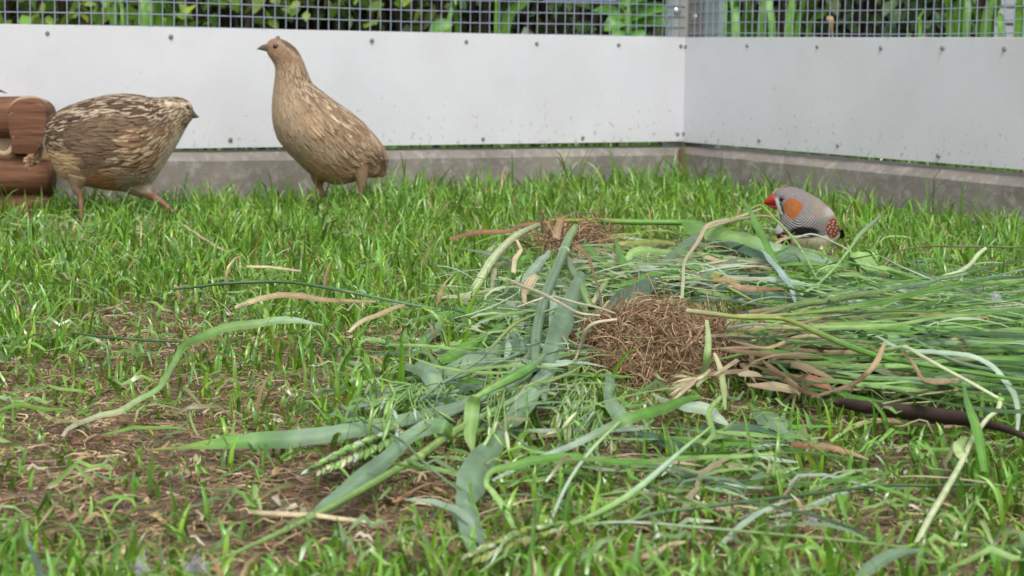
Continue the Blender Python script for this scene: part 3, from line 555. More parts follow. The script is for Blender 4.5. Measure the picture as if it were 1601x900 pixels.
# glaucous leaves above root ball
for i, (p, w_, c, lab) in enumerate([
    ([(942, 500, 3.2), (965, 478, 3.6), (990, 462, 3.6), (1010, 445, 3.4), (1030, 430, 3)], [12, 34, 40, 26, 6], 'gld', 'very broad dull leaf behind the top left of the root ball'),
    ([(1015, 440, 2.6), (1040, 412, 2.8), (1065, 390, 3), (1090, 370, 3.2), (1110, 355, 3.2)], [8, 16, 18, 16, 8], 'gl', 'blue-green leaf rising behind the root ball to the thick green stem'),
    ([(960, 448, 2.6), (1000, 438, 2.8), (1045, 425, 2.8), (1090, 420, 2.6), (1140, 425, 2.4)], [3, 14, 18, 14, 3], 'gr', 'broad green leaf lying level behind the top of the root ball'),
    ([(930, 388, 2.4), (965, 402, 2.6), (1000, 415, 2.8), (1040, 420, 2.8), (1080, 423, 2.6)], [3, 6, 8, 6, 3], 'glp', 'slim bluish leaf crossing from the brown roots to the right'),
    ([(980, 405, 2.8), (990, 394, 3.2), (1010, 390, 3.2), (1040, 393, 2.8), (1090, 397, 2.5)], [10, 12, 11, 9, 3], 'grp', 'pale green sheath curled over above the root ball'),
    ([(962, 368, 3.4), (970, 395, 3.2), (978, 415, 3), (988, 435, 2.8)], [4, 10, 10, 3], 'gr', 'short green leaf hanging below the thick level stem'),
    ([(915, 372, 3.2), (922, 388, 3), (935, 402, 2.8), (950, 410, 2.6)], [4, 13, 10, 3], 'gr', 'small green leaf just right of the brown roots'),
    ([(952, 385, 3), (980, 380, 3.2), (1015, 377, 3.2), (1055, 380, 2.8)], [6, 8, 7, 4], 'yg', 'yellowish stem piece lying level below the thick green stem'),
    ([(1075, 450, 3), (1110, 425, 2.8), (1150, 412, 2.6), (1185, 408, 2.4), (1215, 404, 2.2)], [3, 14, 18, 14, 4], 'gl', 'broad leaf lying left of the finch and below its bill'),
    ([(1085, 440, 2.6), (1100, 436, 2.6), (1118, 430, 2.6), (1130, 425, 2.6)], [7, 9, 9, 6], 'yg', 'stubby yellow-green stem piece above right of the root ball'),
    ([(1130, 432, 2.4), (1180, 436, 2.4), (1240, 440, 2.4), (1290, 450, 2.4)], [2, 8, 8, 2], 'glp', 'slender bluish blade lying level below the finch'),
    ([(745, 505, 2.6), (780, 492, 3), (815, 488, 3.2), (850, 492, 3.2)], [3, 9, 9, 3], 'gr', 'green blade crossing in front of the arching pale stalk foot'),
    ([(790, 455, 3.2), (800, 425, 3.4), (815, 405, 3.6), (833, 402, 3.8)], [4, 12, 13, 3], 'gr', 'curled green blade inside the bend of the arching stalk'),
    ([(640, 500, 1.6), (690, 492, 1.9), (740, 486, 2.3), (790, 488, 2.8), (840, 484, 3.2)], [3, 12, 16, 12, 5], 'gr', 'wide green leaf lying level left of the thick grey-green stalk'),
    ([(815, 440, 3.6), (830, 425, 3.8), (845, 408, 3.8), (860, 392, 3.8)], [6, 13, 13, 6], 'glp', 'silvery leaf between the arching stalk and the straight stalk'),
    ([(858, 445, 3.6), (868, 470, 3.6), (866, 500, 3.4), (862, 530, 3.2)], [8, 16, 16, 5], 'glp', 'silvery leaf squeezed beside the thick grey-green stalk'),
    ([(800, 470, 3.2), (812, 500, 3), (800, 530, 2.8), (790, 560, 2.6)], [5, 18, 18, 4], 'glp', 'pale silvery leaf drooping left of the straight stalk'),
    ]):
    strand('cut_leaf' if 'leaf' in lab or 'blade' in lab or 'sheath' in lab else 'cut_stalk', 'leaf' if ('leaf' in lab or 'blade' in lab or 'sheath' in lab) else 'stem', lab, p, w_, c, tilt=62)
# --- L thick level stem
e = stalk('thick bright green stalk lying level above the pile, its long leaf trailing to the finch', (980, 350, 2))
strand('stem', '', '', [(864, 344, 3.2), (900, 345, 3.3), (946, 345.5, 3.4), (1000, 347, 3.4), (1060, 347.5, 3.4), (1090, 350, 3.4), (1115, 360, 3.3)], [7, 8.5, 10, 11, 11, 13, 10], ['yg', 'yg', 'gr', 'gr', 'gr'], 'tube', parent=e); node(948, 345.5, 3.42, 6.6, e, 'gr')
strand('leaf', '', '', [(1078, 346, 3.6), (1110, 356, 3.6), (1150, 370, 3.4), (1190, 383, 3), (1230, 393, 2.6), (1270, 398, 2.2), (1310, 408, 2)], [12, 26, 27, 20, 20, 18, 4], ['gr', 'grp', 'gl', 'grp'], parent=e, tilt=72)
strand('leaf', '', '', [(1108, 362, 3.3), (1145, 376, 3.1), (1185, 395, 2.8), (1215, 405, 2.5)], [6, 14, 16, 5], ['gld', 'gld'], parent=e, tilt=50)
# --- M
strand('dry_stalk', 'stalk', 'cream dry stalk bent over beside the end of the thick green stem', [(1066, 468, 3.2), (1068, 440, 3.2), (1071, 408, 3.4), (1090, 380, 3.8), (1104, 356, 4.2), (1118, 349, 4.2), (1150, 341, 4), (1190, 326, 4)], [6, 6, 5, 7, 9, 11, 7, 3], ['stp', 'straw', 'straw', 'stp'], 'tube', M_stem)
strand('dry_stalk', 'stalk', 'thin cream stem pointing at the bill of the finch', [(1104, 358, 4.2), (1130, 349, 4.2), (1165, 341, 4.1), (1200, 338, 4.1), (1225, 352, 4)], [4, 5, 5, 5, 3], ['straw', 'straw', 'tan', 'straw'], 'tube', M_stem)
strand('grass_leaf', 'leaf', 'green blade hanging in front of the finch at its left', [(1158, 306, 6), (1172, 325, 5.6), (1184, 350, 4.8), (1197, 378, 3.8), (1212, 408, 2.8), (1218, 425, 2.2)], [2, 7, 10, 11, 9, 2], 'gr', tilt=80)
strand('grass_leaf', 'leaf', 'thin bent yellow-green strand crossing in front of the finch breast', [(1140, 341, 4.5), (1165, 332, 4.9), (1189, 321, 5.2), (1212, 343, 4.6), (1236, 367, 4), (1258, 398, 3), (1277, 435, 2)], [2, 3, 4, 4, 4, 4, 2], ['yg', 'grp'], 'tube')
strand('grass_leaf', 'leaf', 'pale bluish blade leaning down right below the finch', [(1194, 391, 3.4), (1212, 411, 3.2), (1230, 434, 2.8), (1240, 455, 2.4), (1246, 486, 2)], [4, 9, 10, 7, 2], 'bl', tilt=75)
strand('grass_leaf', 'leaf', 'long thin stem slanting up to the right beside the finch', [(1250, 462, 2), (1279, 444, 2.4), (1308, 415, 3), (1330, 387, 3.6), (1346, 365, 4.2), (1376, 338, 5)], [6, 5, 5, 5, 9, 5], ['grp', 'grp', 'gl'], 'tube')
strand('grass_leaf', 'leaf', 'thin strand bending across the white belly of the finch', [(1243, 372, 3.6), (1270, 366, 3.8), (1300, 377, 3.4), (1325, 390, 3), (1350, 410, 2.2)], [3, 4, 3, 3, 2], ['glp', 'straw'], 'tube')
strand('grass_leaf', 'leaf', 'long dark green rush arching from below the finch to the right edge', [(1200, 440, 3.2), (1240, 452, 3.4), (1289, 466, 3.6), (1333, 488, 3.6), (1400, 513, 3.5), (1450, 543, 3.3), (1500, 567, 3.1), (1567, 583, 3), (1640, 610, 3)], [2, 4, 5, 5, 6, 8, 8, 8, 6], ['grd', 'grd', 'gl', 'grd'], 'tube')
strand('grass_leaf', 'leaf', 'dark wiry stem lying level across the lawn at far right', [(1395, 395, 3), (1436, 386, 3.4), (1500, 385, 3.6), (1640, 387, 3.6)], [2, 3, 3.5, 3], ['grd', 'brown', 'grd'], 'tube')
strand('pale_stalk', 'stalk', 'pale jointed stalk bending upward into the lawn at far right', [(1440, 446, 2.5), (1475, 433, 2.6), (1500, 425, 2.8), (1517, 413, 3), (1529, 398, 3.4), (1541, 388, 3.8)], [8, 9, 9, 7, 8, 6], ['grp', 'stp', 'stp'], 'tube')
strand('green_stalk', 'stalk', 'thick green jointed stalk lying level at the right edge', [(1430, 443, 2.2), (1488, 453, 2.4), (1547, 463, 2.6), (1640, 480, 2.8)], [8, 13, 13, 12], ['gr', 'gl'], 'tube')
strand('green_sheath', 'leaf', 'swollen green leaf sheath lying just right of the finch feet', [(1240, 415, 2.2), (1290, 420, 2.4), (1327, 410, 2.6), (1346, 403, 2.8), (1363, 414, 2.7), (1395, 424, 2.5), (1440, 436, 2.4), (1500, 450, 2.3)], [3, 12, 16, 22, 13, 10, 10, 3], ['gr', 'grp', 'grp', 'gl'], tilt=70)
strand('cut_leaf', 'leaf', 'broad leaf at the feet of the finch with a folded middle', [(1150, 400, 2), (1195, 394, 2.4), (1240, 400, 2.6), (1285, 408, 2.4), (1320, 418, 2)], [4, 15, 17, 12, 3], 'gl', tilt=68)
strand('pale_stalk', 'stalk', 'straw and green stalk lying level from below the finch to the right edge', [(1262, 482, 3), (1300, 468, 3.2), (1364, 458, 3.4), (1424, 466, 3.4), (1490, 473, 3.2), (1528, 486, 3.1), (1640, 502, 3)], [6, 5, 5, 6, 6, 6, 6], ['straw', 'straw', 'yg', 'gr', 'gl'], 'tube')
strand('pale_stalk', 'stalk', 'paler stem running beside the straw and green stalk, higher at its left', [(1340, 432, 2.6), (1380, 446, 2.8), (1430, 462, 3), (1490, 478, 3), (1560, 497, 3), (1640, 512, 2.8)], [5, 5, 6, 6, 6, 5], ['grp', 'stp', 'grp'], 'tube')
# --- S, T
strand('long_stalk', 'stalk', 'yellow-green stalk leaving the root ball top and curving to the right edge', [(1075, 486, 4.6), (1110, 490, 4.6), (1160, 496, 4.6), (1217, 497, 4.5), (1250, 507, 4.4), (1283, 522, 4.2), (1333, 543, 4), (1383, 559, 3.8), (1450, 571, 3.6), (1517, 582, 3.4), (1640, 600, 3.2)], [10, 10, 8, 8, 9, 11, 12, 10, 9, 8, 6], ['straw', 'yg', 'yg', 'gr', 'gr', 'gr'], 'tube')
e = stalk('pale yellowish stalk with two sharp kinks standing over the dark stick at right', (1480, 640, 1), 'kinked_stalk', 'stalk')
strand('stem', '', '', [(1370, 549, 4), (1392, 546, 4.2), (1415, 543, 4.4), (1440, 556, 4.2), (1467, 571, 4), (1517, 598, 3.4), (1563, 624, 2.8)], [6, 7, 8, 7, 7, 7, 7], ['st', 'stp', 'stp'], 'tube', parent=e); node(1415, 543, 4.4, 5.5, e, 'grp')
strand('stem', '', '', [(1564, 624, 2.8), (1560, 640, 2.5), (1543, 655, 2.2), (1522, 684, 1.8), (1502, 725, 1.6), (1475, 773, 1.3), (1452, 812, 1), (1433, 852, .7)], [8, 8, 8, 9, 10, 11, 11, 12], ['stp', 'stp', 'stp'], 'tube', parent=e); node(1564, 625, 2.8, 5.5, e, 'grp')
strand('leaf', '', '', [(1512, 682, 2), (1502, 698, 2), (1504, 712, 1.7), (1510, 724, 1.5)], [5, 20, 15, 4], ['grp', 'stp'], parent=e, tilt=70)
# --- U dark stick
e = empty('dark_stick', G(1450, 665), 'dark brown swollen stick lying at the right edge in front of the grass bundle', 'stick')
link('bark', strand_mesh([(1306, 629, 1.6), (1320, 630, 1.6), (1360, 637, 1.6), (1410, 642, 1.6), (1460, 648, 1.6), (1505, 654, 1.6), (1535, 661, 1.7), (1570, 670, 1.9), (1605, 685, 2), (1660, 720, 2)], [13, 19, 23, 25, 28, 26, 18, 13, 10, 8], 'dark', 'tube', flat=.9), M_dry, e)
link('shoot', strand_mesh([(1352, 652, .9), (1380, 649, 1), (1415, 653, 1), (1455, 661, 1), (1500, 664, 1)], [3, 6, 6, 6, 3], 'dark', 'tube'), M_dry, e)
for p, w_, c, lab in [
    ([(1300, 690, 1), (1327, 668, 1.2), (1367, 658, 1.2), (1417, 660, 1.1), (1467, 665, 1), (1522, 663, 1)], [4, 7, 7, 6, 5, 3], ['grp', 'tan', 'tan'], 'tan dry leaf running along the underside of the dark stick'),
    ([(1236, 694, .9), (1283, 698, 1), (1327, 707, 1), (1358, 717, .9)], [9, 11, 7, 2], ['rust', 'tan'], 'rust coloured flat leaf below the dark stick at its left'),
    ([(1385, 532, 4.4), (1376, 555, 4), (1358, 580, 3.4), (1325, 603, 2.6), (1268, 622, 2)], [3, 9, 8, 7, 3], ['tan', 'tan', 'brown'], 'curled tan blade dropping from the kinked stalk towards the dark stick'),
    ([(1412, 550, 4.2), (1432, 572, 3.6), (1445, 592, 3.2), (1475, 596, 3), (1505, 593, 2.8)], [3, 6, 6, 9, 3], 'tan', 'tan curling strip just below the upper kink of the stalk'),
    ([(1115, 438, 3.2), (1140, 438, 3.2), (1158, 447, 3), (1180, 450, 3), (1220, 452, 2.8)], [7, 10, 10, 9, 3], ['rust', 'tan', 'rust'], 'crumpled rust brown leaf between the root ball and the finch'),
    ([(1168, 600, 2), (1205, 602, 2), (1235, 608, 1.8), (1250, 618, 1.6)], [3, 14, 12, 3], ['tan', 'straw', 'tan'], 'small cupped tan leaf right of the root ball'),
    ([(1215, 580, 2), (1250, 588, 2.2), (1285, 600, 2), (1300, 610, 1.8)], [4, 14, 14, 3], ['rust', 'rust'], 'reddish brown leaf under the bundle above the dark stick'),
    ([(704, 375, 4), (735, 364, 4), (790, 361, 4), (822, 350, 4), (862, 348, 3.8)], [5, 7, 6, 6, 5], 'rust', 'long rust coloured leaf crossing behind the arching pale stalk'),
    ([(870, 372, 4), (873, 355, 4.6), (880, 340, 5), (890, 335, 5)], [12, 12, 6, 2], ['tan', 'rust'], 'orange papery leaf standing at the left end of the thick level stem'),
    ([(904, 385, 4.2), (918, 398, 4.2), (928, 425, 4.2), (937, 455, 4.2), (940, 480, 4.2)], [7, 6, 3, 3, 3], ['rust', 'brown'], 'thin brown stalk dangling above the root ball left side'),
    ([(838, 428, 4.2), (828, 443, 4.1), (820, 456, 4), (820, 473, 3.8)], [10, 17, 9, 6], ['straw', 'tan', 'straw'], 'papery cream husk hanging where the white roots cross'),
    ([(808, 375, 4.2), (815, 390, 4.2), (806, 402, 4.1), (803, 425, 3.8)], [4, 5, 8, 7], 'straw', 'cream ribbon hanging inside the arching pale stalk'),
    ([(367, 481, 2), (395, 471, 2.4), (437, 460, 2.6), (473, 462, 2.5), (517, 470, 2.2), (588, 470, 2)], [5, 8, 9, 9, 7, 3], ['straw', 'tan', 'tan'], 'long flat tan straw leaf lying on the lawn left of the pile'),
    ([(545, 520, 1.8), (567, 500, 2.2), (600, 488, 2.4), (635, 474, 2.4)], [4, 7, 7, 4], ['straw', 'tan'], 'short tan straw leaf ending at the tip of the dark rush'),
    ([(278, 345, 2.0), (302, 361, 2.0), (333, 381, 1.8), (362, 397, 1.6)], [2, 3, 4, 2], ['straw', 'tan'], 'thin tan straw slanting in the lawn below the left quail'),
    ([(388, 797, 1), (430, 802, 1), (480, 806, 1), (540, 812, 1), (590, 816, 1)], [6, 7, 7, 6, 3], 'straw', 'pale flat straw on bare soil under the long slanting stalk'),
    ([(385, 417, 2.8), (430, 418, 2.8), (470, 422, 2.8)], [3, 4, 3], 'straw', 'short level cream straw far back in the lawn'),
    ([(985, 874, 1), (1015, 866, 1.1), (1050, 850, 1.2), (1072, 846, 1.2)], [4, 9, 8, 3], ['tan', 'straw'], 'curled cream dry leaf at the bottom edge right of centre'),
    ]:
    strand('dry_leaf', 'dry leaf', lab, p, w_, c, mat=M_dry, tilt=60)
# foreground stems and blades
ROOTS = []
for nm, cat, kd, p, w_, c, lab in [
    ('rush', 'rush', 'tube', [(950, 830, .8), (987, 813, .9), (1033, 801, 1), (1100, 792, 1.1), (1200, 780, 1.2), (1300, 768, 1.2), (1367, 760, 1.2), (1400, 758, 1.2), (1460, 759, 1.2), (1525, 758, 1.2)], [4, 7, 8, 8, 7, 7, 6, 6, 5, 5], ['gl', 'grd', 'grd'], 'dark green stem lying level across the right foreground'),
    ('rush', 'rush', 'tube', [(900, 822, 1), (950, 817, 1), (1000, 817, 1), (1100, 825, 1), (1200, 834, 1), (1300, 843, 1), (1420, 856, 1)], [6, 7, 6, 6, 6, 7, 6], ['st', 'glp', 'st', 'st'], 'pale green stem lying low across the foreground to the foot of the kinked stalk'),
    ('fresh_leaf', 'leaf', 'leaf', [(770, 752, 1), (800, 737, 1.2), (860, 709, 1.7), (917, 684, 2.2), (950, 669, 2.6), (983, 655, 3), (1020, 642, 3), (1058, 630, 2.8), (1095, 617, 2.6)], [4, 6, 9, 11, 13, 18, 17, 16, 6], ['glp', 'glp', 'gr', 'gr'], 'broad green blade pointing down left from the dried ear'),
    ('rush', 'rush', 'tube', [(858, 822, .9), (880, 770, 1.3), (900, 735, 1.8), (915, 715, 2), (935, 692, 2.4), (968, 660, 2.9)], [6, 6, 6, 6, 6, 5], ['glp', 'glp', 'grp'], 'slim whitish stem dropping steeply from the broad green blade'),
    ('rush', 'rush', 'tube', [(748, 896, .8), (800, 860, .9), (850, 834, 1), (910, 813, 1.2), (967, 784, 1.5), (1000, 761, 1.8), (1033, 733, 2.2), (1067, 703, 2.6), (1110, 668, 2.9)], [5, 8, 10, 10, 12, 12, 10, 7, 4], ['grp', 'gr', 'grp', 'glp', 'grp'], 'thick pale green stem rising from bottom centre towards the kinked ribbon'),
    ('fresh_leaf', 'leaf', 'leaf', [(804, 826, .8), (790, 798, 1.1), (772, 770, 1.5), (761, 755, 1.8), (768, 735, 2), (800, 728, 2), (850, 718, 2), (900, 713, 2), (950, 718, 1.9), (1000, 722, 1.8), (1053, 718, 1.8), (1133, 713, 1.8), (1210, 708, 1.8)], [7, 10, 9, 8, 8, 12, 13, 10, 8, 8, 7, 6, 4], ['grp', 'grp', 'gr', 'gr', 'grp'], 'long green ribbon lying level, folded back on itself beside the big twisted leaf'),
    ('rush', 'rush', 'tube', [(530, 636, 1.4), (580, 664, 1.7), (630, 690, 1.9), (656, 716, 1.9), (690, 745, 1.5), (722, 770, 1.2)], [3, 4, 5, 5, 4, 4], ['grd', 'gl'], 'thin wiry stem crossing over the long slanting stalk'),
    ('rush', 'rush', 'tube', [(742, 648, 2), (775, 667, 1.8), (800, 680, 1.6), (830, 700, 1.3), (870, 714, 1)], [2, 4, 4, 3, 2], 'gl', 'thin stem crossing over the narrow waist of the big twisted leaf'),
    ('fresh_leaf', 'leaf', 'leaf', [(953, 583, 2.4), (955, 598, 2.4), (951, 612, 2.2), (959, 632, 1.9), (969, 648, 1.6), (980, 664, 1.3), (996, 674, 1)], [8, 19, 11, 23, 26, 22, 3], 'gl', 'blue-green leaf pinched in its middle hanging below the root ball'),
    ('fresh_leaf', 'leaf', 'leaf', [(1020, 615, 1.6), (1049, 626, 1.7), (1077, 634, 1.8), (1106, 640, 1.8), (1124, 653, 1.6), (1140, 664, 1.4)], [3, 8, 18, 19, 14, 3], 'glp', 'silvery leaf lying under the dried ear'),
    ('fresh_leaf', 'leaf', 'leaf', [(1128, 620, 2.4), (1109, 643, 2.2), (1112, 660, 2), (1115, 680, 1.8), (1094, 703, 1.4)], [5, 9, 8, 8, 4], 'grp', 'kinked pale ribbon hanging below right of the dried ear'),
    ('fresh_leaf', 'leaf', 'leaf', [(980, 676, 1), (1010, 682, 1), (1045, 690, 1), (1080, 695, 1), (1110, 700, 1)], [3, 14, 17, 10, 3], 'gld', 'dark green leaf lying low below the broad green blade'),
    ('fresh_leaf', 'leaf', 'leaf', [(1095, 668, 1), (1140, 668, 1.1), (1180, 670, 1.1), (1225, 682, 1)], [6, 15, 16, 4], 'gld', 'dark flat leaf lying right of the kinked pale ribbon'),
    ('fresh_leaf', 'leaf', 'leaf', [(1180, 640, 1.2), (1205, 652, 1.2), (1225, 668, 1.1), (1240, 690, .9)], [8, 26, 28, 8], 'gl', 'wide dull leaf lying low between the root ball and the dark stick'),
    ('fresh_leaf', 'leaf', 'leaf', [(1105, 500, 4.8), (1108, 525, 4.2), (1106, 555, 3.4), (1102, 585, 2.4), (1090, 605, 1.8)], [5, 9, 11, 10, 4], ['stp', 'grp', 'stp'], 'pale leaf hanging over the right side of the root ball to the dried ear'),
    ('fresh_leaf', 'leaf', 'leaf', [(1117, 552, 3.6), (1127, 577, 3), (1132, 605, 2.4), (1134, 640, 1.6)], [4, 9, 10, 3], ['straw', 'grp'], 'second pale leaf hanging right of the first one over the root ball'),
    ('fresh_leaf', 'leaf', 'leaf', [(97, 683, .7), (113, 665, .8), (150, 650, .9), (187, 643, 1), (217, 624, 1.2), (253, 600, 1.4), (273, 563, 1.8), (287, 541, 2.1), (317, 524, 2.2), (350, 513, 2.2), (400, 504, 2.1), (450, 500, 2), (505, 508, 1.6)], [5, 7, 8, 9, 9, 8, 9, 10, 13, 14, 13, 11, 2], ['white', 'stp', 'grp', 'gr', 'grp', 'glp'], 'long curved leaf with a white base lying on the left of the lawn'),
    ('rush', 'rush', 'tube', [(110, 520, 1.6), (167, 527, 1.7), (233, 532, 1.7), (290, 534, 1.6)], [3, 5, 5, 3], 'grd', 'dark green stem lying level left of the long curved leaf'),
    ('rush', 'rush', 'tube', [(270, 452, 2.4), (300, 449, 2.8), (350, 443, 3), (433, 440, 3.1), (483, 445, 3), (550, 457, 2.8), (638, 475, 2.4), (680, 482, 2.2)], [3, 5, 6, 6, 6, 6, 5, 3], ['grd', 'grd', 'gl'], 'dark rush arching level over the lawn left of the pile'),
    ('fresh_leaf', 'leaf', 'leaf', [(44, 843, 2.8), (50, 862, 2.4), (58, 882, 1.8), (68, 915, 1)], [2, 7, 10, 10], 'bl', 'whitish blade tip sticking up at the bottom left'),
    ('fresh_leaf', 'leaf', 'leaf', [(1330, 915, 1), (1360, 888, 1.4), (1395, 868, 1.6), (1440, 860, 1.5)], [10, 20, 18, 4], 'gl', 'blue-green leaf tip at the bottom edge near the foot of the kinked stalk'),
    ('fresh_leaf', 'leaf', 'leaf', [(1507, 600, 3.4), (1518, 640, 3), (1530, 680, 2.2), (1540, 735, 1.2)], [4, 12, 15, 10], 'gr', 'broad upright green blade in front of the dark stick'),
    ('fresh_leaf', 'leaf', 'leaf', [(1370, 525, 4.2), (1420, 545, 4), (1530, 560, 3.8), (1578, 600, 3), (1592, 640, 2.4), (1590, 680, 1.6)], [2, 6, 7, 9, 8, 4], 'glp', 'bluish leaf bending downwards at the right edge'),
    ('rush', 'rush', 'tube', [(880, 578, 3.9), (1, 1, 1)], [1, 1], 'gl', None),
    ('root_strand', 'root', 'tube', [(794, 436, 4.4), (817, 447, 4.6), (846, 458, 4.8), (874, 473, 4.9), (905, 489, 5), (938, 493, 4.9)], [4, 6, 6, 6, 5, 4], 'white', 'thick white root pointing up left from the root ball'),
    ('root_strand', 'root', 'tube', [(808, 480, 4.3), (842, 468, 4.6), (866, 464, 4.8), (900, 473, 4.9), (936, 481, 5), (962, 490, 5)], [2, 4, 5, 5, 4, 3], 'white', 'thinner white root kinked above the thick one'),
    ('root_strand', 'root', 'tube', [(965, 499, 5), (930, 505, 4.8), (917, 517, 4.4), (908, 540, 3.6), (899, 563, 2.9)], [5, 7, 7, 6, 4], 'white', 'short white root bent down over the left face of the root ball'),
    ]:
    if nm == 'root_strand': ROOTS.append((p, w_, c))
    elif lab: strand(nm, cat, lab, p, w_, c, kd, tilt=62)
# ears
e = stalk('plump green wheat ear lying on bare soil above the slanting stalk', (580, 700, .5), 'wheat_ear', 'wheat ear')
ear([(662, 660), (625, 672), (590, 690), (555, 706), (520, 722), (494, 735)], 46, ['grp', 'grp', 'glp', 'st', 'stp'], e, 1.1, 20, 'spikelets')
e = stalk('yellow-green wheat ear at the bottom edge beside the twisted leaf tip', (800, 850, .5), 'wheat_ear', 'wheat ear')
ear([(885, 820), (850, 828), (815, 838), (785, 852), (755, 864), (738, 872)], 40, ['yg', 'st', 'stp'], e, 1.1, 20, 'spikelets')
# dried ear
e = empty('dried_ear', G(1070, 615), 'cream dried grass ear with its husks fanned out in front of the root ball', 'dried ear')
b0 = G(1096, 590, 2.4/100); n = 26; tgt = np.array([G(1045+random.uniform(-2, 26)*(abs(a)*.5+.2), 606+a*20, (1.9+random.uniform(-.3, .5))/100) for a in np.linspace(-1, 1, n)])
st = b0+(tgt-b0)*rng.uniform(.1, .5, (n, 1)); dd = norm(tgt-st); link('husks', spikelets(st, dd, np.linalg.norm(tgt-st, axis=1), np.full(n, .0024), np.array([C_['straw']*random.uniform(.75, 1.1) for _ in range(n)])), M_dry, e)
strand('stem', '', '', [(1110, 578, 2.7), (1102, 586, 2.5), (1094, 591, 2.4), (1082, 597, 2.2)], [5, 7, 8, 7], ['straw'], 'tube', M_dry, parent=e)
panicle('oat_panicle', 'loose green oat panicle lying over the long striped leaf', 635, 640, 55, 36, 34, 1.8, ['grp', 'glp', 'st'], 30)
panicle('oat_panicle', 'yellowish oat panicle right of the hanging pale leaf', 775, 640, 32, 44, 34, 1.9, ['yg', 'grp', 'stp'], 28, droop=(-.1, -.3, -.6))
panicle('oat_panicle', 'pale oat panicle hanging below left of the root ball', 895, 640, 34, 48, 30, 1.8, ['glp', 'grp', 'stp'], 30, droop=(0, -.3, -.6))
panicle('oat_panicle', 'fine whitish oat panicle tangled low under the pinched leaf', 925, 680, 36, 40, 22, 1.4, ['glp', 'stp'], 26, droop=(.2, -.3, -.7))

# ------------------------------------------------------------------ uprooted grass tuft with root ball
rb = G(1010, 560); rb = np.array((G(1016, 600)[0], G(1010, 622)[1]+.036, 0)); 
tuft = empty('uprooted_grass', rb, 'uprooted grass tuft: brown root ball with long green blades trailing to the right', 'grass tuft')
RX, RY, RZ = .047, .037, .0365
def rbsurf(u, v):
    x, y = np.cos(u)*np.cos(v), np.sin(u)*np.cos(v); z = np.sin(v)
    b_ = 1+.12*np.sin(3*u+1)*np.cos(2*v)+.08*np.sin(7*u+v*5)+.05*np.sin(13*u-9*v)
    xx_ = RX*x*b_; return np.stack([rb[0]+xx_+.004*np.sin(v*3), rb[1]+RY*y*b_, RZ*z*b_*(1-.22*np.clip(-x, 0, 1)-.1*np.clip(x, 0, 1))-.003], -1)
U, Vv = np.meshgrid(np.linspace(0, 2*math.pi, 64), np.linspace(0, math.pi/2, 28)); me = mesh_np(rbsurf(U, Vv), grid_faces(1, 28, 64), np.tile(np.array(lin(95, 66, 46)), (64*28, 1)), np.zeros((64*28, 2)))
link('root_ball', me, noise_mat('root_soil', lin(70, 48, 34), lin(120, 86, 60), 120, .95, 1., (.02, .012, .01), 300, spec=.1), tuft)
n = 13000; u = rng.uniform(0, 2*math.pi, n); v = np.arcsin(rng.uniform(0, 1, n)); c = rbsurf(u, v); K = 7; t = np.linspace(0, 1, K)
out = norm(c-np.array((rb[0], rb[1], .0))); d = norm(rng.normal(0, 1, (n, 3))); d = norm(d-out*np.sum(d*out, -1, keepdims=True)*.75); d2 = norm(rng.normal(0, 1, (n, 3)))
L = rng.uniform(.006, .022, n); P = c[:, None]+out[:, None]*rng.uniform(0, .004, (n, 1, 1))+d[:, None]*(L[:, None]*t)[..., None]+d2[:, None]*(np.sin(t*math.pi*rng.uniform(.5, 2, (n, 1)))*L[:, None]*.3)[..., None]
P[..., 2] = np.maximum(P[..., 2], .001)
cc = np.array([lin(160, 134, 104), lin(138, 112, 86), lin(184, 160, 128), lin(112, 89, 68), lin(200, 178, 148)])[rng.choice(5, n, p=[.34, .28, .2, .12, .06])]*rng.uniform(.75, 1.35, (n, 1))
o = link('root_fibres', tubes(P, np.repeat(.0001+.0004*rng.uniform(0, 1, (n, 1))**3, K, 1), np.repeat(cc[:, None], K, 1), 3), M_lit, tuft); o['kind'] = 'stuff'
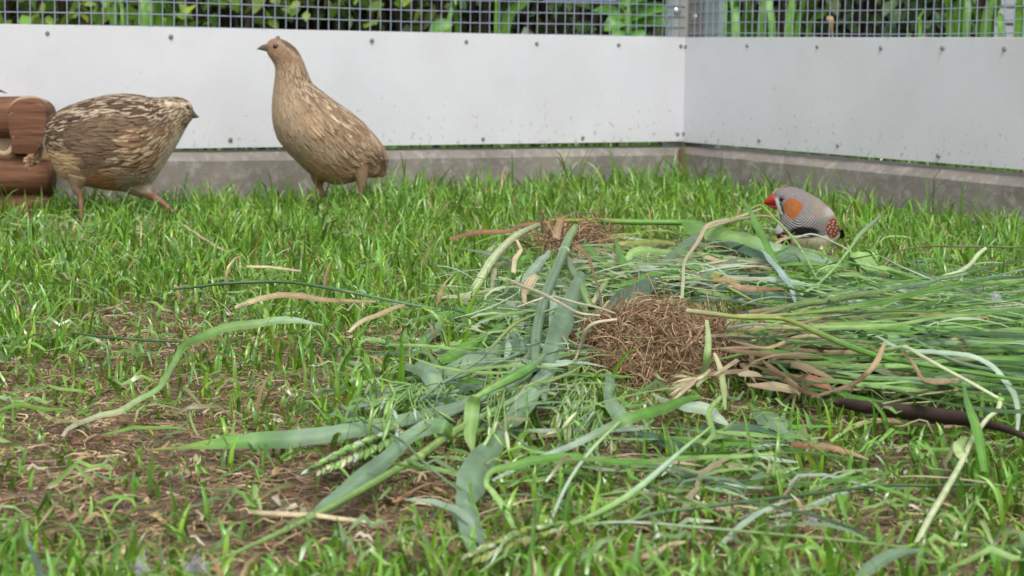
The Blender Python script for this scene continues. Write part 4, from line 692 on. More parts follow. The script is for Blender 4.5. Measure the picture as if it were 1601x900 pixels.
# spill of fibres around the foot of the ball
def reg(n):
    px = rng.normal(985, 75, n); py = rng.normal(592, 14, n); P = np.array([G(a, b_) for a, b_ in zip(px, py)]); return P[:, 0], P[:, 1], np.full(n, .001)
o = litter('loose_fibres', 1500, (.006, .024), (.0004, .0009), [lin(165, 125, 92), lin(135, 98, 70), lin(190, 152, 115)], '', reg, lift=.012); o.parent = tuft; o.matrix_parent_inverse = tuft.matrix_world.inverted(); o['kind'] = 'stuff'
for p, w_, c in ROOTS: strand('white_root', '', '', p, w_, c, 'tube', parent=tuft)
for i in range(165):
    f = random.random(); x0 = random.uniform(1120, 1260); y0 = 492+88*f+random.uniform(-7, 7); z0 = 4.0-3.2*f+random.uniform(-.3, .3)
    end = 1690; ye = 440+185*f+random.gauss(0, 24); ze = random.uniform(1.2, 3.9)*(1-.45*f)+.5
    if random.random() < .35: end = random.randint(1300, 1600); ye = y0+(ye-y0)*.6
    wv = random.gauss(0, 9); xm = (x0*2+end)/3; mid1 = (xm, y0+(ye-y0)*.3+random.gauss(-2, 6)+wv, z0*.7+ze*.3+random.uniform(-.4, .9)); xm2 = (x0+end*2)/3; mid2 = (xm2, y0+(ye-y0)*.65+random.gauss(0, 8)-wv*.4, z0*.35+ze*.65+random.uniform(-.5, .8))
    g = random.choice([['tan', 'st', 'gr', 'gr', 'grd', 'grd'], ['straw', 'yg', 'gr', 'gr', 'grp', 'gr'], ['st', 'grp', 'gl', 'gl', 'gl'], ['st', 'gr', 'gr', 'grd', 'grd', 'gr'], ['straw', 'grp', 'grp', 'gr', 'gr'], ['tan', 'st', 'st', 'gl', 'glp'], ['grd', 'grd', 'gr', 'grd']])
    if random.random() < .06: g = ['brown', 'tan', 'tan', 'straw']; end = min(end, 1380)
    w_ = random.uniform(1.8, 5) if random.random() < .8 else random.uniform(5, 8)
    strand('blade', '', '', [(x0, y0, z0), mid1, mid2, (end, ye, ze)], [w_*.7, w_, w_, w_*.25 if end < 1650 else w_*.8], g, 'leaf', M_leaf if g[1] != 'tan' else M_dry, tuft, tilt=random.uniform(30, 85))
# filler: cut greenery as a tangle
def tangle(name, label, n, cx, cy, rx, ry, zr, cols, Lr, Wr, ang, spread, K=6):
    V = []; px = cx+rx*rng.normal(0, .5, n); py = cy+ry*rng.normal(0, .5, n); z = rng.uniform(*zr, n); b_ = np.array([G(a, q, h/100) for a, q, h in zip(px, py, z)])
    h = R(ang)+rng.normal(0, R(spread), n); el = rng.normal(0, .16, n); L = rng.uniform(*Lr, n); t = np.linspace(-.5, .5, K)
    cu = rng.normal(0, .8, n); hd = h[:, None]+cu[:, None]*t[None]
    P = b_[:, None]+np.stack([np.cos(hd)*L[:, None]*t, np.sin(hd)*L[:, None]*t, el[:, None]*L[:, None]*t-(t**2)[None]*L[:, None]*rng.uniform(-.1, .5, (n, 1))], -1)
    P[..., 2] = np.maximum(P[..., 2], .002); T = tang(P); Sd = norm(np.cross(T, norm(rng.normal(0, .6, (n, 1, 3))+np.array((0, -.7, .8)))))
    W = rng.uniform(*Wr, n)[:, None]*np.array((.3, .9, 1, 1, .7, .06))[None]; cc = np.array([C_[cols[i]] for i in rng.integers(0, len(cols), n)])*rng.uniform(.7, 1.2, (n, 1))
    o = link(name, ribbons(P, W, Sd, np.repeat(cc[:, None], K, 1), 3, -.12), M_leaf); return tag(o, label, 'cut greenery', kind='stuff')
tangle('cut_greenery', 'tangle of blue-green cut leaves under the wheat stalks', 170, 822, 485, 90, 110, (.6, 2.8), ['gl', 'glp', 'gl', 'gr', 'stp', 'grp', 'st'], (.03, .09), (.0012, .0048), 78, 34)
tangle('cut_greenery', 'shredded greenery spread left of centre below the bent leaf', 170, 715, 600, 130, 75, (.5, 1.8), ['gl', 'glp', 'gr', 'grp', 'gld'], (.02, .06), (.0008, .0032), 35, 35)
tangle('cut_greenery', 'cut stems and leaves heaped between the thick level stem and the root ball', 200, 1060, 418, 150, 50, (.5, 2.6), ['gl', 'gr', 'grp', 'glp', 'gld', 'straw', 'yg'], (.03, .09), (.0012, .0048), 15, 45)
tangle('cut_greenery', 'cut grass strewn right of the finch to the edge', 250, 1400, 460, 230, 55, (.5, 2.6), ['gl', 'gr', 'grp', 'glp', 'gld', 'gr'], (.03, .10), (.0010, .0036), -5, 32)
tangle('cut_greenery', 'green trimmings lying under the trailing grass bundle', 200, 1400, 560, 240, 60, (.3, 1.6), ['gld', 'gr', 'grd', 'gl', 'gr'], (.03, .10), (.0012, .004), -8, 26)
tangle('cut_greenery', 'thin trimmings scattered over the foreground lawn', 150, 1080, 730, 330, 90, (.3, 1.3), ['grp', 'gr', 'glp', 'straw', 'gl'], (.02, .07), (.0008, .0026), 20, 60)
tangle('cut_greenery', 'fine pale stems tangled over the wheat leaves in the middle', 300, 830, 500, 105, 120, (1.2, 3.6), ['grp', 'stp', 'glp', 'st', 'gl'], (.02, .08), (.0005, .0017), 65, 45)
tangle('cut_greenery', 'fine pale stems tangled above the root ball', 260, 1050, 415, 150, 45, (1, 3.4), ['grp', 'stp', 'glp', 'straw', 'st', 'gr'], (.02, .09), (.0005, .0017), 10, 60)
tangle('cut_greenery', 'fine bright stems crossing the trailing grass right of the finch', 260, 1400, 480, 230, 70, (1, 3.8), ['grp', 'stp', 'glp', 'gr', 'gr'], (.03, .10), (.0005, .0016), 0, 40)
tangle('dry_scraps', 'brown and straw scraps among the greenery above the root ball', 90, 1120, 400, 160, 40, (1, 3), ['tan', 'rust', 'straw', 'brown'], (.012, .04), (.001, .004), 0, 90)
tangle('dry_scraps', 'brown and straw scraps around the grass bundle on the right', 60, 1270, 540, 200, 60, (1, 3.6), ['tan', 'tan', 'straw', 'brown'], (.02, .06), (.001, .003), 0, 40)
# brown root mass of the wheat
cr_ = G(893, 385); n = 560; wr_ = empty('wheat_roots', cr_, 'brown matted roots where the wheat stalks meet under the thick level stem', 'roots')
px = rng.normal(900, 34, n); py = rng.normal(372, 7, n); z = rng.uniform(.5, 3.4, n); b_ = np.array([G(a, q, h/100) for a, q, h in zip(px, py, z)]); d = norm(rng.normal(0, 1, (n, 3))); d2 = norm(rng.normal(0, 1, (n, 3))); L = rng.uniform(.008, .03, n)
P = b_[:, None]+d[:, None]*(L[:, None]*t)[..., None]+d2[:, None]*(np.sin(t*4)[None]*L[:, None]*.25)[..., None]; P[..., 2] = np.clip(P[..., 2], .001, .042)
cc = np.array([lin(160, 128, 100), lin(128, 98, 76), lin(190, 160, 128), lin(100, 78, 62)])[rng.integers(0, 4, n)]
o = link('root_fibres', tubes(P, np.repeat(rng.uniform(.00015, .0006, (n, 1))**1, K, 1), np.repeat(cc[:, None], K, 1), 3), M_lit, wr_); o['kind'] = 'stuff'
U, Vv = np.meshgrid(np.linspace(0, 2*math.pi, 40), np.linspace(0, math.pi/2, 14)); bb = 1+.2*np.sin(5*U+2)*np.cos(3*Vv)+.12*np.sin(11*U)
V = np.stack([cr_[0]+.034*np.cos(U)*np.cos(Vv)*bb, cr_[1]+.022*np.sin(U)*np.cos(Vv)*bb, .012*np.sin(Vv)*bb-.002], -1); link('root_clod', mesh_np(V, grid_faces(1, 14, 40)), M_soil, wr_)

# down feathers
def down(label, px, py, z, s, n=90):
    p = G(px, py, z/100); k = np.linalg.norm(p-CP)/F*s; d = norm(rng.normal(0, 1, (n, 3))+np.array((.3, -.1, .6))); t = np.linspace(0, 1, 5); L = rng.uniform(.4, 1, n)*k
    P = p+d[:, None]*(L[:, None]*t)[..., None]+rng.normal(0, .16, (n, 5, 3))*k*t[None, :, None]; P[..., 2] = np.maximum(P[..., 2], .001)
    o = link('down_feather', tubes(P, np.full((n, 5), .00007), np.tile(np.array((.8, .8, .83)), (n, 5, 1)), 3), M_feather); tag(o, label, 'feather')
down('fluffy grey down feather at the bottom edge, left one of two', 212, 893, .8, 26, 120); down('fluffy grey down feather at the bottom edge beside the end of the slanting stalk', 302, 890, .8, 26, 120)
down('small white down feather in the right foreground lawn', 1268, 812, .6, 14, 80); down('wispy white down feather caught on the stalk at the right edge', 1556, 470, 3.2, 15, 80)

# ------------------------------------------------------------------ log hide at left
def log(name, p, q, r, parent, seg=20, oval=.9):
    p, q = Vector(p), Vector(q); d = (q-p).normalized(); a = d.cross(Vector((0, 0, 1))).normalized(); b_ = a.cross(d); n = 14; V = []
    for i in range(n):
        t = i/(n-1); rr = r*(1 if 0 < i < n-1 else .985); c = p.lerp(q, t)
        for k in range(seg):
            an = 2*math.pi*k/seg; w_ = 1+.03*math.sin(3*an+t*4)+.015*math.sin(7*an+t*9); V.append((c+a*math.cos(an)*rr*oval*w_+b_*math.sin(an)*rr*w_)[:])
    me = mesh_np(V, grid_faces(1, n, seg, True)); bm = bmesh.new(); bm.from_mesh(me); bmesh.ops.holes_fill(bm, edges=[x for x in bm.edges if x.is_boundary], sides=0); bmesh.ops.recalc_face_normals(bm, faces=bm.faces); bm.to_mesh(me); bm.free(); return link(name, me, M_bark, parent)
ld = 1.862; s_ = ld/F
e = empty('log_hide', D(20, 345, ld)*np.array((1, 1, 0)), 'brown stained log hide cut off by the left edge of the view', 'log hide')
A = lambda x, y, dy=0: tuple(D(x, y, ld+dy))
log('upper_log', A(-170, 186, .03), A(46, 184, .02), 33*s_, e); log('lower_log', A(-170, 271, .0), A(81, 271, .0), 34*s_, e); log('bottom_log', A(-170, 328, -.002), A(79, 326, .002), 27*s_, e)
# rounded post end with a curved pale rim
outl = [(26, 239), (24, 212), (20, 190), (21, 170), (30, 158), (45, 153.5), (60, 154.5), (73, 161), (80, 170), (81.5, 185), (81, 215), (80, 240)]
O = crom([A(x, y) for x, y in outl], 4); O = [Vector(v) for v in O]; bm = bmesh.new(); cen = Vector(A(52, 205))
rings = []
for dy, sc in ((-.024, .9), (-.030, .0), ):
    pass
lay = [(.018, .94), (.016, 1.0), (-.017, 1.0), (-.0195, .99), (-.0212, .965), (-.0216, .92), (-.0218, .5), (-.0218, .1)]
for dy, sc in lay: rings.append([bm.verts.new(cen+(v-cen)*sc+Vector((0, dy, 0))) for v in O])
for r1, r2 in zip(rings[:-1], rings[1:]):
    for i in range(len(O)): bm.faces.new((r1[i], r1[(i+1) % len(O)], r2[(i+1) % len(O)], r2[i]))
bm.faces.new(rings[-1]); bm.faces.new(rings[0][::-1]); bmesh.ops.recalc_face_normals(bm, faces=bm.faces)
me = bpy.data.meshes.new('p'); bm.to_mesh(me); bm.free(); me.polygons.foreach_set('use_smooth', [True]*len(me.polygons)); link('post_end', me, M_bark, e)
Pn = crom([A(-4, 238, -.018), A(8, 240, -.019), A(17, 234, -.02), A(22.5, 220, -.02), A(21.5, 200, -.02), A(17.5, 182, -.02), A(19, 167, -.02), (A(28, 157, -.019)), A(42, 152.5, -.018), A(60, 153, -.017), A(74, 160, -.014)], 6)
K_ = len(Pn); me = tubes(Pn[None], (np.interp(np.linspace(0, 1, K_), [0, .6, .8, 1], [1.5, 1.5, 1.1, .4])*s_)[None], np.tile(np.array((.5, .34, .2)), (1, K_, 1)), 8, 2.7); link('cut_edge', me, M_cut, e)
box('back_board', D(-60, 0, ld)[0], D(13, 0, ld)[0], ld+.02, ld+.035, D(0, 240, ld)[2], D(0, 208, ld)[2], M_cut, e, bev=.002)
strand('fallen_leaf', 'leaf', 'tiny green leaf lying on top of the log hide', [(0, 1, 0), (1, 1, 0)], [1, 1], 'gr') if False else None
P = crom([A(-12, 146, .02), A(-2, 141.5, .015), A(12, 146, .01)]); me = ribbons(P[None], np.interp(np.linspace(0, 1, len(P)), [0, .6, 1], [.001, .0035, .0003])[None], np.tile(np.array((0, -.5, .85)), (1, len(P), 1)), np.tile(np.array(GR1), (1, len(P), 1)), 3)
tag(link('fallen_leaf', me, M_leaf), 'tiny green leaf tip lying on top of the log hide', 'leaf')

# ------------------------------------------------------------------ birds
def catm(v, k): return crom(np.array(v, float), k)
class Bird:
    def __init__(s, name, label, cat, origin_px, ground_py, zsc, zoff, zx0, group=None):
        s.o = G(zoff[0]+zx0/zsc, ground_py); dist = abs((s.o-CP) @ MR[:, 2]); s.k = dist/F/zsc; s.zx0 = zx0; s.zy0 = (ground_py-zoff[1])*zsc
        s.rz = math.atan2(-s.o[0], s.o[1]); s.o[2] = gh(s.o[0], s.o[1]); s.root = empty(name, s.o, label, cat, group, s.rz)
    def p(s, zx, zy, d=0.0):                 # zoom pixel -> local metres; d = depth in metres, positive away from the viewer
        return np.array(((zx-s.zx0)*s.k, d, (s.zy0-zy)*s.k))
    def inv(s, L): return L[..., 0]/s.k+s.zx0, s.zy0-L[..., 2]/s.k
    def loft(s, pairs, ratio, sub=4, seg=30, wmul=None, dep=None):
        A_ = catm([s.p(a, b_) for a, b_, c, d in pairs], sub); B_ = catm([s.p(c, d) for a, b_, c, d in pairs], sub)
        cen = (A_+B_)/2; h = (A_-B_)/2; hl = np.linalg.norm(h, axis=1); rt = np.interp(np.linspace(0, 1, len(cen)), np.linspace(0, 1, len(ratio)), ratio)
        dp = 0 if dep is None else np.interp(np.linspace(0, 1, len(cen)), np.linspace(0, 1, len(dep)), dep)
        cen[:, 1] += dp; s.cen, s.h, s.wd = cen, h, hl*rt; return s
    def surf(s, u, phi):                     # u in [0,1] along, phi angle (0 = top/A side, pi = B side)
        n = len(s.cen)-1; x = np.clip(u, 0, 1)*n; i = np.minimum(x.astype(int), n-1); f = (x-i)[..., None]
        cen = s.cen[i]*(1-f)+s.cen[i+1]*f; h = s.h[i]*(1-f)+s.h[i+1]*f; w_ = (s.wd[i]*(1-f[..., 0])+s.wd[i+1]*f[..., 0])
        return cen+h*np.cos(phi)[..., None]+np.stack([0*w_, -w_*np.sin(phi), 0*w_], -1)
    def body(s, legs, colf, voxel, name='body'):
        n = len(s.cen); seg = 32; ph = np.linspace(0, 2*math.pi, seg, endpoint=False); bm = bmesh.new(); rings = []
        for i in range(n):
            rings.append([bm.verts.new(s.cen[i]+s.h[i]*math.cos(a)+np.array((0, -s.wd[i]*math.sin(a), 0))) for a in ph])
        for a, b_ in zip(rings[:-1], rings[1:]):
            for j in range(seg): bm.faces.new((a[j], a[(j+1) % seg], b_[(j+1) % seg], b_[j]))
        bm.faces.new(rings[0][::-1]); bm.faces.new(rings[-1])
        for path, rad in legs:
            P = catm(path, 5); rr = np.interp(np.linspace(0, 1, len(P)), np.linspace(0, 1, len(rad)), rad); T = tang(P[None])[0]; rs = []
            for q, r_, t_ in zip(P, rr, T):
                a = np.cross(t_, (.1, .2, 1)); a /= np.linalg.norm(a); b_ = np.cross(a, t_); rs.append([bm.verts.new(q+a*r_*math.cos(x)+b_*r_*math.sin(x)) for x in np.linspace(0, 2*math.pi, 10, endpoint=False)])
            for a, b_ in zip(rs[:-1], rs[1:]):
                for j in range(10): bm.faces.new((a[j], a[(j+1) % 10], b_[(j+1) % 10], b_[j]))
            bm.faces.new(rs[0][::-1]); bm.faces.new(rs[-1])
        bmesh.ops.recalc_face_normals(bm, faces=bm.faces); me = bpy.data.meshes.new('b'); bm.to_mesh(me); bm.free()
        o = bpy.data.objects.new('tmp', me); COL.objects.link(o); m = o.modifiers.new('r', 'REMESH'); m.mode = 'VOXEL'; m.voxel_size = voxel; m.use_smooth_shade = True
        sm = o.modifiers.new('s', 'SMOOTH'); sm.iterations = 3; sm.factor = .5
        dg = bpy.context.evaluated_depsgraph_get(); me2 = bpy.data.meshes.new_from_object(o.evaluated_get(dg)); bpy.data.objects.remove(o)
        V = np.empty(len(me2.vertices)*3); me2.vertices.foreach_get('co', V); V = V.reshape(-1, 3); zx, zy = s.inv(V); C = colf(zx, zy, V)
        a = me2.color_attributes.new('Col', 'FLOAT_COLOR', 'POINT'); a.data.foreach_set('color', np.c_[C, np.ones(len(C))].ravel()); me2.uv_layers.new(name='UVMap')
        me2.polygons.foreach_set('use_smooth', [True]*len(me2.polygons)); return link(name, me2, M_skin, s.root, local=True)
    def feathers(s, n, urange, tail_at_1, sizef, colf, name='plumage', lift=.0016, jit=.14):
        u = rng.uniform(*urange, n); ph = rng.uniform(0, 2*math.pi, n); e_ = .004
        P0 = s.surf(u, ph); dt = s.surf(np.clip(u+e_, 0, 1), ph)-s.surf(np.clip(u-e_, 0, 1), ph); T = norm(dt if tail_at_1 else -dt); Q = norm(s.surf(u, ph+.01)-s.surf(u, ph-.01))
        Nn = norm(np.cross(T, Q)); cen = s.cen[np.minimum((u*(len(s.cen)-1)).astype(int), len(s.cen)-1)]; sg = np.sign(np.sum(Nn*(P0-cen), -1, keepdims=True)); Nn *= sg
        yaw = rng.normal(0, jit, n)[:, None]; T = norm(T+norm(np.cross(Nn, T))*yaw); Sd = norm(np.cross(Nn, T)); zx, zy = s.inv(P0)
        L, W, lf = sizef(zx, zy, n); K, M = 6, 5; t = np.linspace(0, 1, K); uu = np.linspace(-1, 1, M)
        prof = np.array((.5, .85, 1, .95, .7, .12)); 
        P = P0[:, None]+T[:, None]*(L[:, None]*(t-.15))[..., None]+Nn[:, None]*(.0003+lift*lf[:, None]*t**.8-0.10*L[:, None]*t**2)[..., None]
        V = P[:, :, None]+Sd[:, None, None]*(W[:, None, None]*prof[None, :, None]*.5*uu[None, None])[..., None]-Nn[:, None, None]*(W[:, None, None]*.16*(uu**2)[None, None])[..., None]
        base, streak, edge = colf(zx, zy, P0, n); a = np.abs(uu)
        ws = np.clip(1-a*2.2, 0, 1)[None, None, :, None]; we = np.clip((a-.5)*2, 0, 1)[None, None, :, None]; tt = t[None, :, None, None]
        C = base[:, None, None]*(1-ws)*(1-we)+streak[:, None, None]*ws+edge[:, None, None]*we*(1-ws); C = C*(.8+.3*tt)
        UV = np.stack([np.broadcast_to(uu[None, None], (n, K, M)), np.broadcast_to(t[None, :, None], (n, K, M))], -1)
        o = link(name, mesh_np(V, grid_faces(n, K, M), C, UV), M_feather, s.root, local=True); o['kind'] = 'stuff'; return o
    def sphere(s, name, zx, zy, d, r, mat, sc=(1, 1, 1)):
        bm = bmesh.new(); bmesh.ops.create_uvsphere(bm, u_segments=20, v_segments=12, radius=r); me = bpy.data.meshes.new('e'); bm.to_mesh(me); bm.free(); me.transform(Matrix.Translation(s.p(zx, zy, d)) @ Matrix.Diagonal((*sc, 1)))
        me.polygons.foreach_set('use_smooth', [True]*len(me.polygons)); return link(name, me, mat, s.root, local=True)
    def cone(s, name, pairs, ratio, mat, col=None, d=0):
        A_ = catm([s.p(a, b_, d) for a, b_, c, e_ in pairs], 5); B_ = catm([s.p(c, e_, d) for a, b_, c, e_ in pairs], 5); cen = (A_+B_)/2; h = (A_-B_)/2; w_ = np.linalg.norm(h, axis=1)*ratio; ph = np.linspace(0, 2*math.pi, 20, endpoint=False)
        V = cen[:, None]+h[:, None]*np.cos(ph)[None, :, None]+np.stack([0*ph, -np.sin(ph), 0*ph], -1)[None]*w_[:, None, None]
        n = len(cen); C = np.tile(np.array(col if col is not None else (.5, .5, .5)), (n*20, 1)); return link(name, mesh_np(V, grid_faces(1, n, 20, True), C, np.zeros((n*20, 2))), mat, s.root, local=True)
def toes(b, zx, zy, d, dirx, L, r, spread=.5):
    f = b.p(zx, zy, d); out = []
    for a in (-spread, 0, spread):
        q = f+np.array((dirx*math.cos(a), math.sin(a), 0))*L*.5+np.array((0, 0, r*.8)); e_ = f+np.array((dirx*math.cos(a), math.sin(a), 0))*L+np.array((0, 0, -r*.3)); out.append(([f, q, e_], [r, r*.9, r*.35]))
    out.append(([f, f+np.array((-dirx*L*.35, 0, 0))], [r, r*.4])); return out
def smooth(a, b_, x): t_ = np.clip((x-a)/(b_-a), 0, 1); return (t_*t_*(3-2*t_))[..., None]
def mixc(C, col, m): return C*(1-m)+np.array(col)*m
M_bill = leaf_mat('bill', .35, 0, 0, 1, 0, .5)
# upright quail ------------------------------------------------------
q1 = Bird('quail', 'plain buff-brown quail standing upright with its neck stretched, in front of the white panel', 'quail', None, 340, 3.2133, (350, 40), 590, 'quails in front of the white panel')
q1.loft([(216, 118, 217, 148), (238, 97, 234, 176), (275, 89, 252, 203), (320, 102, 262, 226), (365, 138, 263, 256), (398, 195, 259, 300), (421, 255, 251, 360), (445, 305, 247, 420), (490, 342, 250, 490), (545, 384, 268, 560), (610, 427, 308, 627), (675, 476, 368, 692), (725, 525, 438, 755), (765, 570, 530, 798), (790, 612, 620, 797), (800, 650, 690, 775), (800, 680, 730, 768), (794, 705, 762, 752)],
        [.8, .82, .85, .85, .8, .8, .85, .95, 1.0, 1.0, .98, .92, .88, .8, .7, .55, .45, .4])
def q1col(zx, zy, V):
    C = np.tile(np.array(lin(168, 138, 104)), (len(zx), 1)); sd = zx-(250+(zy-300)*.55)        # distance behind the breast line
    C = mixc(C, lin(132, 104, 78), smooth(30, 150, sd)*smooth(180, 260, zy)); C = mixc(C, lin(140, 116, 92), smooth(620, 760, zy))
    head = smooth(260, 200, zy); C = mixc(C, lin(130, 104, 84), head); C = mixc(C, lin(96, 74, 58), head*smooth(118, 100, zy-(zx-280)*.45)); 
    C = mixc(C, lin(160, 140, 115), head*smooth(9, 4, np.abs(zy-(zx-262)*.5-104))*smooth(255, 275, zx))
    C = mixc(C, lin(150, 112, 96), smooth(806, 825, zy)); return C
leg = lin(205, 140, 120)
L1 = [([q1.p(680, 700, -.012), q1.p(690, 790, -.014), q1.p(688, 850, -.014), q1.p(690, 962, -.014)], [.011, .0055, .0021, .0019])]+toes(q1, 690, 958, -.014, -1, .017, .0017)
L1 += [([q1.p(500, 700, .012), q1.p(478, 780, .014), q1.p(484, 830, .014), q1.p(520, 962, .014)], [.014, .009, .0030, .0019])]+toes(q1, 520, 958, .014, -1, .017, .0017)
q1.body(L1, q1col, .0011)
def q1size(zx, zy, n):
    hd = np.clip((zy-120)/350, 0, 1); wing = ((zx-(300+(zy-400)*.9)) > 90) & (zy > 380); L = .0045+.0095*hd+np.where(wing, .006, 0); W = .0019+.0036*hd; return L*rng.uniform(.8, 1.2, n), W*rng.uniform(.85, 1.15, n), .4+hd*.6
def q1fc(zx, zy, P, n):
    g = rng.uniform(.84, 1.14, (n, 1)); base = np.tile(np.array(lin(162, 141, 116)), (n, 1))
    back = smooth(20, 140, zx-(262+(zy-300)*.62))*smooth(170, 270, zy); orange = smooth(90, 20, np.abs(zx-(330+(zy-300)*.6)))*smooth(330, 400, zy)*smooth(620, 520, zy)
    base = mixc(base, lin(176, 145, 110), orange*.4); base = mixc(base, lin(136, 114, 92), back)
    hd = smooth(240, 190, zy); base = mixc(base, lin(148, 120, 96), hd); crown = hd*smooth(0, 22, (zx-285)*.62-(zy-112)); base = mixc(base, lin(100, 84, 70), crown)
    brow = hd*smooth(10, 4, np.abs(zy-(zx-262)*.62-103))*smooth(250, 268, zx); base = mixc(base, lin(170, 150, 125), brow*.6)
    base = mixc(base, lin(156, 128, 98), smooth(620, 720, zy))
    st = rng.uniform(0, 1, (n, 1)) < .42; streak = np.where(st, mixc(base, lin(222, 202, 172), back*.85+.12), base*1.05); edge = base*(1-.22*back*rng.uniform(0, 1, (n, 1)))
    dk = (rng.uniform(0, 1, (n, 1)) < .55)*np.clip(back+.15, 0, 1); edge = mixc(edge, lin(84, 64, 50), dk*.85); return base*g, streak*g, edge*g
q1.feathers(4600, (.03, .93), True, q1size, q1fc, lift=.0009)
def wing(b, n, x0, x1, y0, y1, fc, ur, t1, L_, W_):
    def sz(zx, zy, n):
        m = (zx > x0) & (zx < x1) & (zy > y0+(zx-x0)*wing.sl) & (zy < y1+(zx-x0)*wing.sl); return np.where(m, L_, 1e-6)*rng.uniform(.8, 1.15, n), np.where(m, W_, 1e-6)*rng.uniform(.85, 1.1, n), np.full(n, 1.)
    def cf(zx, zy, P, n):
        a, s_, e_ = fc(zx, zy, P, n); g = rng.uniform(.85, 1.12, (n, 1)); return a*g, np.where(rng.uniform(0, 1, (n, 1)) < .6, a*1.75, a), a*.5
    b.feathers(n, ur, t1, sz, cf, 'wing_feathers', .0015, jit=.07)
wing.sl = .85; wing(q1, 1500, 430, 800, 330, 520, q1fc, (.35, .93), True, .017, .0052)
q1.cone('bill', [(222, 113, 222, 152), (205, 117, 206, 148), (188, 126, 190, 144), (171, 139, 172, 142)], .6, M_bill, lin(88, 78, 72))
q1.sphere('eye', 266, 126, -.0092, .0030, M_black, (1, .7, .9))
# running quail -------------------------------------------------------
q2 = Bird('quail', 'darker streaked quail crouching as it runs to the right beside the log hide', 'quail', None, 351, 3.75, (0, 100), 620, 'quails in front of the white panel')
q2.loft([(226, 556, 230, 566), (262, 492, 282, 574), (300, 398, 326, 592), (335, 318, 352, 640), (395, 274, 400, 686), (470, 243, 480, 715), (560, 215, 570, 735), (650, 196, 660, 748), (740, 190, 770, 748), (820, 196, 870, 720), (880, 207, 935, 640), (925, 210, 985, 560), (965, 207, 1030, 490), (1010, 205, 1068, 420), (1060, 210, 1098, 365), (1105, 232, 1118, 338), (1130, 264, 1131, 322)],
        [.5, .5, .55, .62, .72, .8, .85, .88, .88, .85, .8, .76, .75, .8, .85, .8, .8])
def q2col(zx, zy, V):
    C = np.tile(np.array(lin(120, 98, 76)), (len(zx), 1)); C = mixc(C, lin(140, 120, 98), smooth(590, 680, zy)); C = mixc(C, lin(190, 178, 162), smooth(940, 1040, zx+(zy-450)*.5)*smooth(380, 440, zy))
    C = mixc(C, lin(150, 112, 96), smooth(752, 770, zy)); C = mixc(C, lin(150, 112, 96), smooth(870, 890, zx)*smooth(725, 745, zy)); C = mixc(C, lin(150, 112, 96), smooth(735, 770, zy)*smooth(540, 500, zx)); return C
L2 = [([q2.p(470, 670, -.012), q2.p(458, 730, -.013), q2.p(478, 790, -.013), q2.p(484, 930, -.013)], [.012, .0055, .0022, .0020])]+toes(q2, 484, 932, -.013, 1, .017, .0017)
L2 += [([q2.p(770, 690, -.006), q2.p(830, 735, -.008), q2.p(895, 785, -.008), q2.p(965, 835, -.008), q2.p(1000, 870, -.008)], [.014, .010, .004, .0023, .002])]+toes(q2, 1000, 874, -.008, 1, .016, .0016, .35)
q2.body(L2, q2col, .0010)
def q2size(zx, zy, n):
    hd = np.clip((1120-zx)/260, 0, 1); wing = (zx < 840) & (zy > 260) & (zy < 560); L = .004+.0065*hd+np.where(wing, .006, 0); W = .0017+.0024*hd+np.where(wing, .0004, 0); return L*rng.uniform(.8, 1.2, n), W*rng.uniform(.85, 1.15, n), .4+.6*hd
def q2fc(zx, zy, P, n):
    g = rng.uniform(.85, 1.15, (n, 1)); base = np.tile(np.array(lin(104, 86, 68)), (n, 1)); r = rng.uniform(0, 1, (n, 1))
    back = smooth(330, 270, zy-np.abs(zx-740)*.18); rear = smooth(520, 400, zx)*smooth(540, 480, zy)
    dark = np.clip(back+rear, 0, 1); base = mixc(base, lin(84, 66, 54), dark*.75)
    flank = smooth(700, 780, zx+(zy-450)*.6)*smooth(340, 400, zy)*smooth(660, 600, zy); base = mixc(base, lin(132, 104, 78), flank*.8)
    belly = smooth(600, 660, zy); base = mixc(base, lin(142, 126, 106), belly); rus = belly*smooth(520, 560, zx)*smooth(740, 690, zx); base = mixc(base, lin(150, 112, 78), rus)
    chest = smooth(990, 1050, zx+(zy-430)*.55)*smooth(360, 400, zy); base = mixc(base, lin(190, 176, 158), chest)
    rump = smooth(520, 470, zx)*smooth(510, 540, zy); base = mixc(base, lin(180, 152, 118), rump)
    head = smooth(960, 990, zx)*smooth(380, 330, zy); base = mixc(base, lin(122, 102, 82), head); base = mixc(base, lin(84, 68, 56), head*smooth(228, 214, zy)); base = mixc(base, lin(196, 178, 152), head*smooth(12, 5, np.abs(zy-242-(zx-1050)*.12)))
    streak = base*1.1; streak = np.where(r < .45, mixc(base, lin(214, 196, 168), np.clip(dark+flank*1.1+.1, 0, 1)*.95), streak); bl_ = .5+.5*np.sin(zx*.055+zy*.03)*np.sin(zy*.06-zx*.02+1); blot = (np.clip(bl_*1.6-.55, 0, 1)[:, None])*dark; base = mixc(base, lin(58, 45, 37), blot*.8); edge = mixc(base, lin(54, 42, 35), np.clip(dark*.7+flank*.75, 0, 1)*(rng.uniform(0, 1, (n, 1)) < .65)); 
    return base*g, streak*g, edge*g
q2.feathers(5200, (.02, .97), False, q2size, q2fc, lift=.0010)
wing.sl = .0; wing(q2, 1300, 330, 830, 300, 520, q2fc, (.05, .8), False, .015, .0052)
q2.cone('bill', [(1120, 268, 1120, 330), (1135, 284, 1134, 328), (1150, 303, 1148, 326), (1166, 319, 1164, 323)], .6, M_bill, lin(92, 84, 78))
q2.sphere('eye', 1092, 262, -.0078, .0027, M_black, (1, .7, .9))
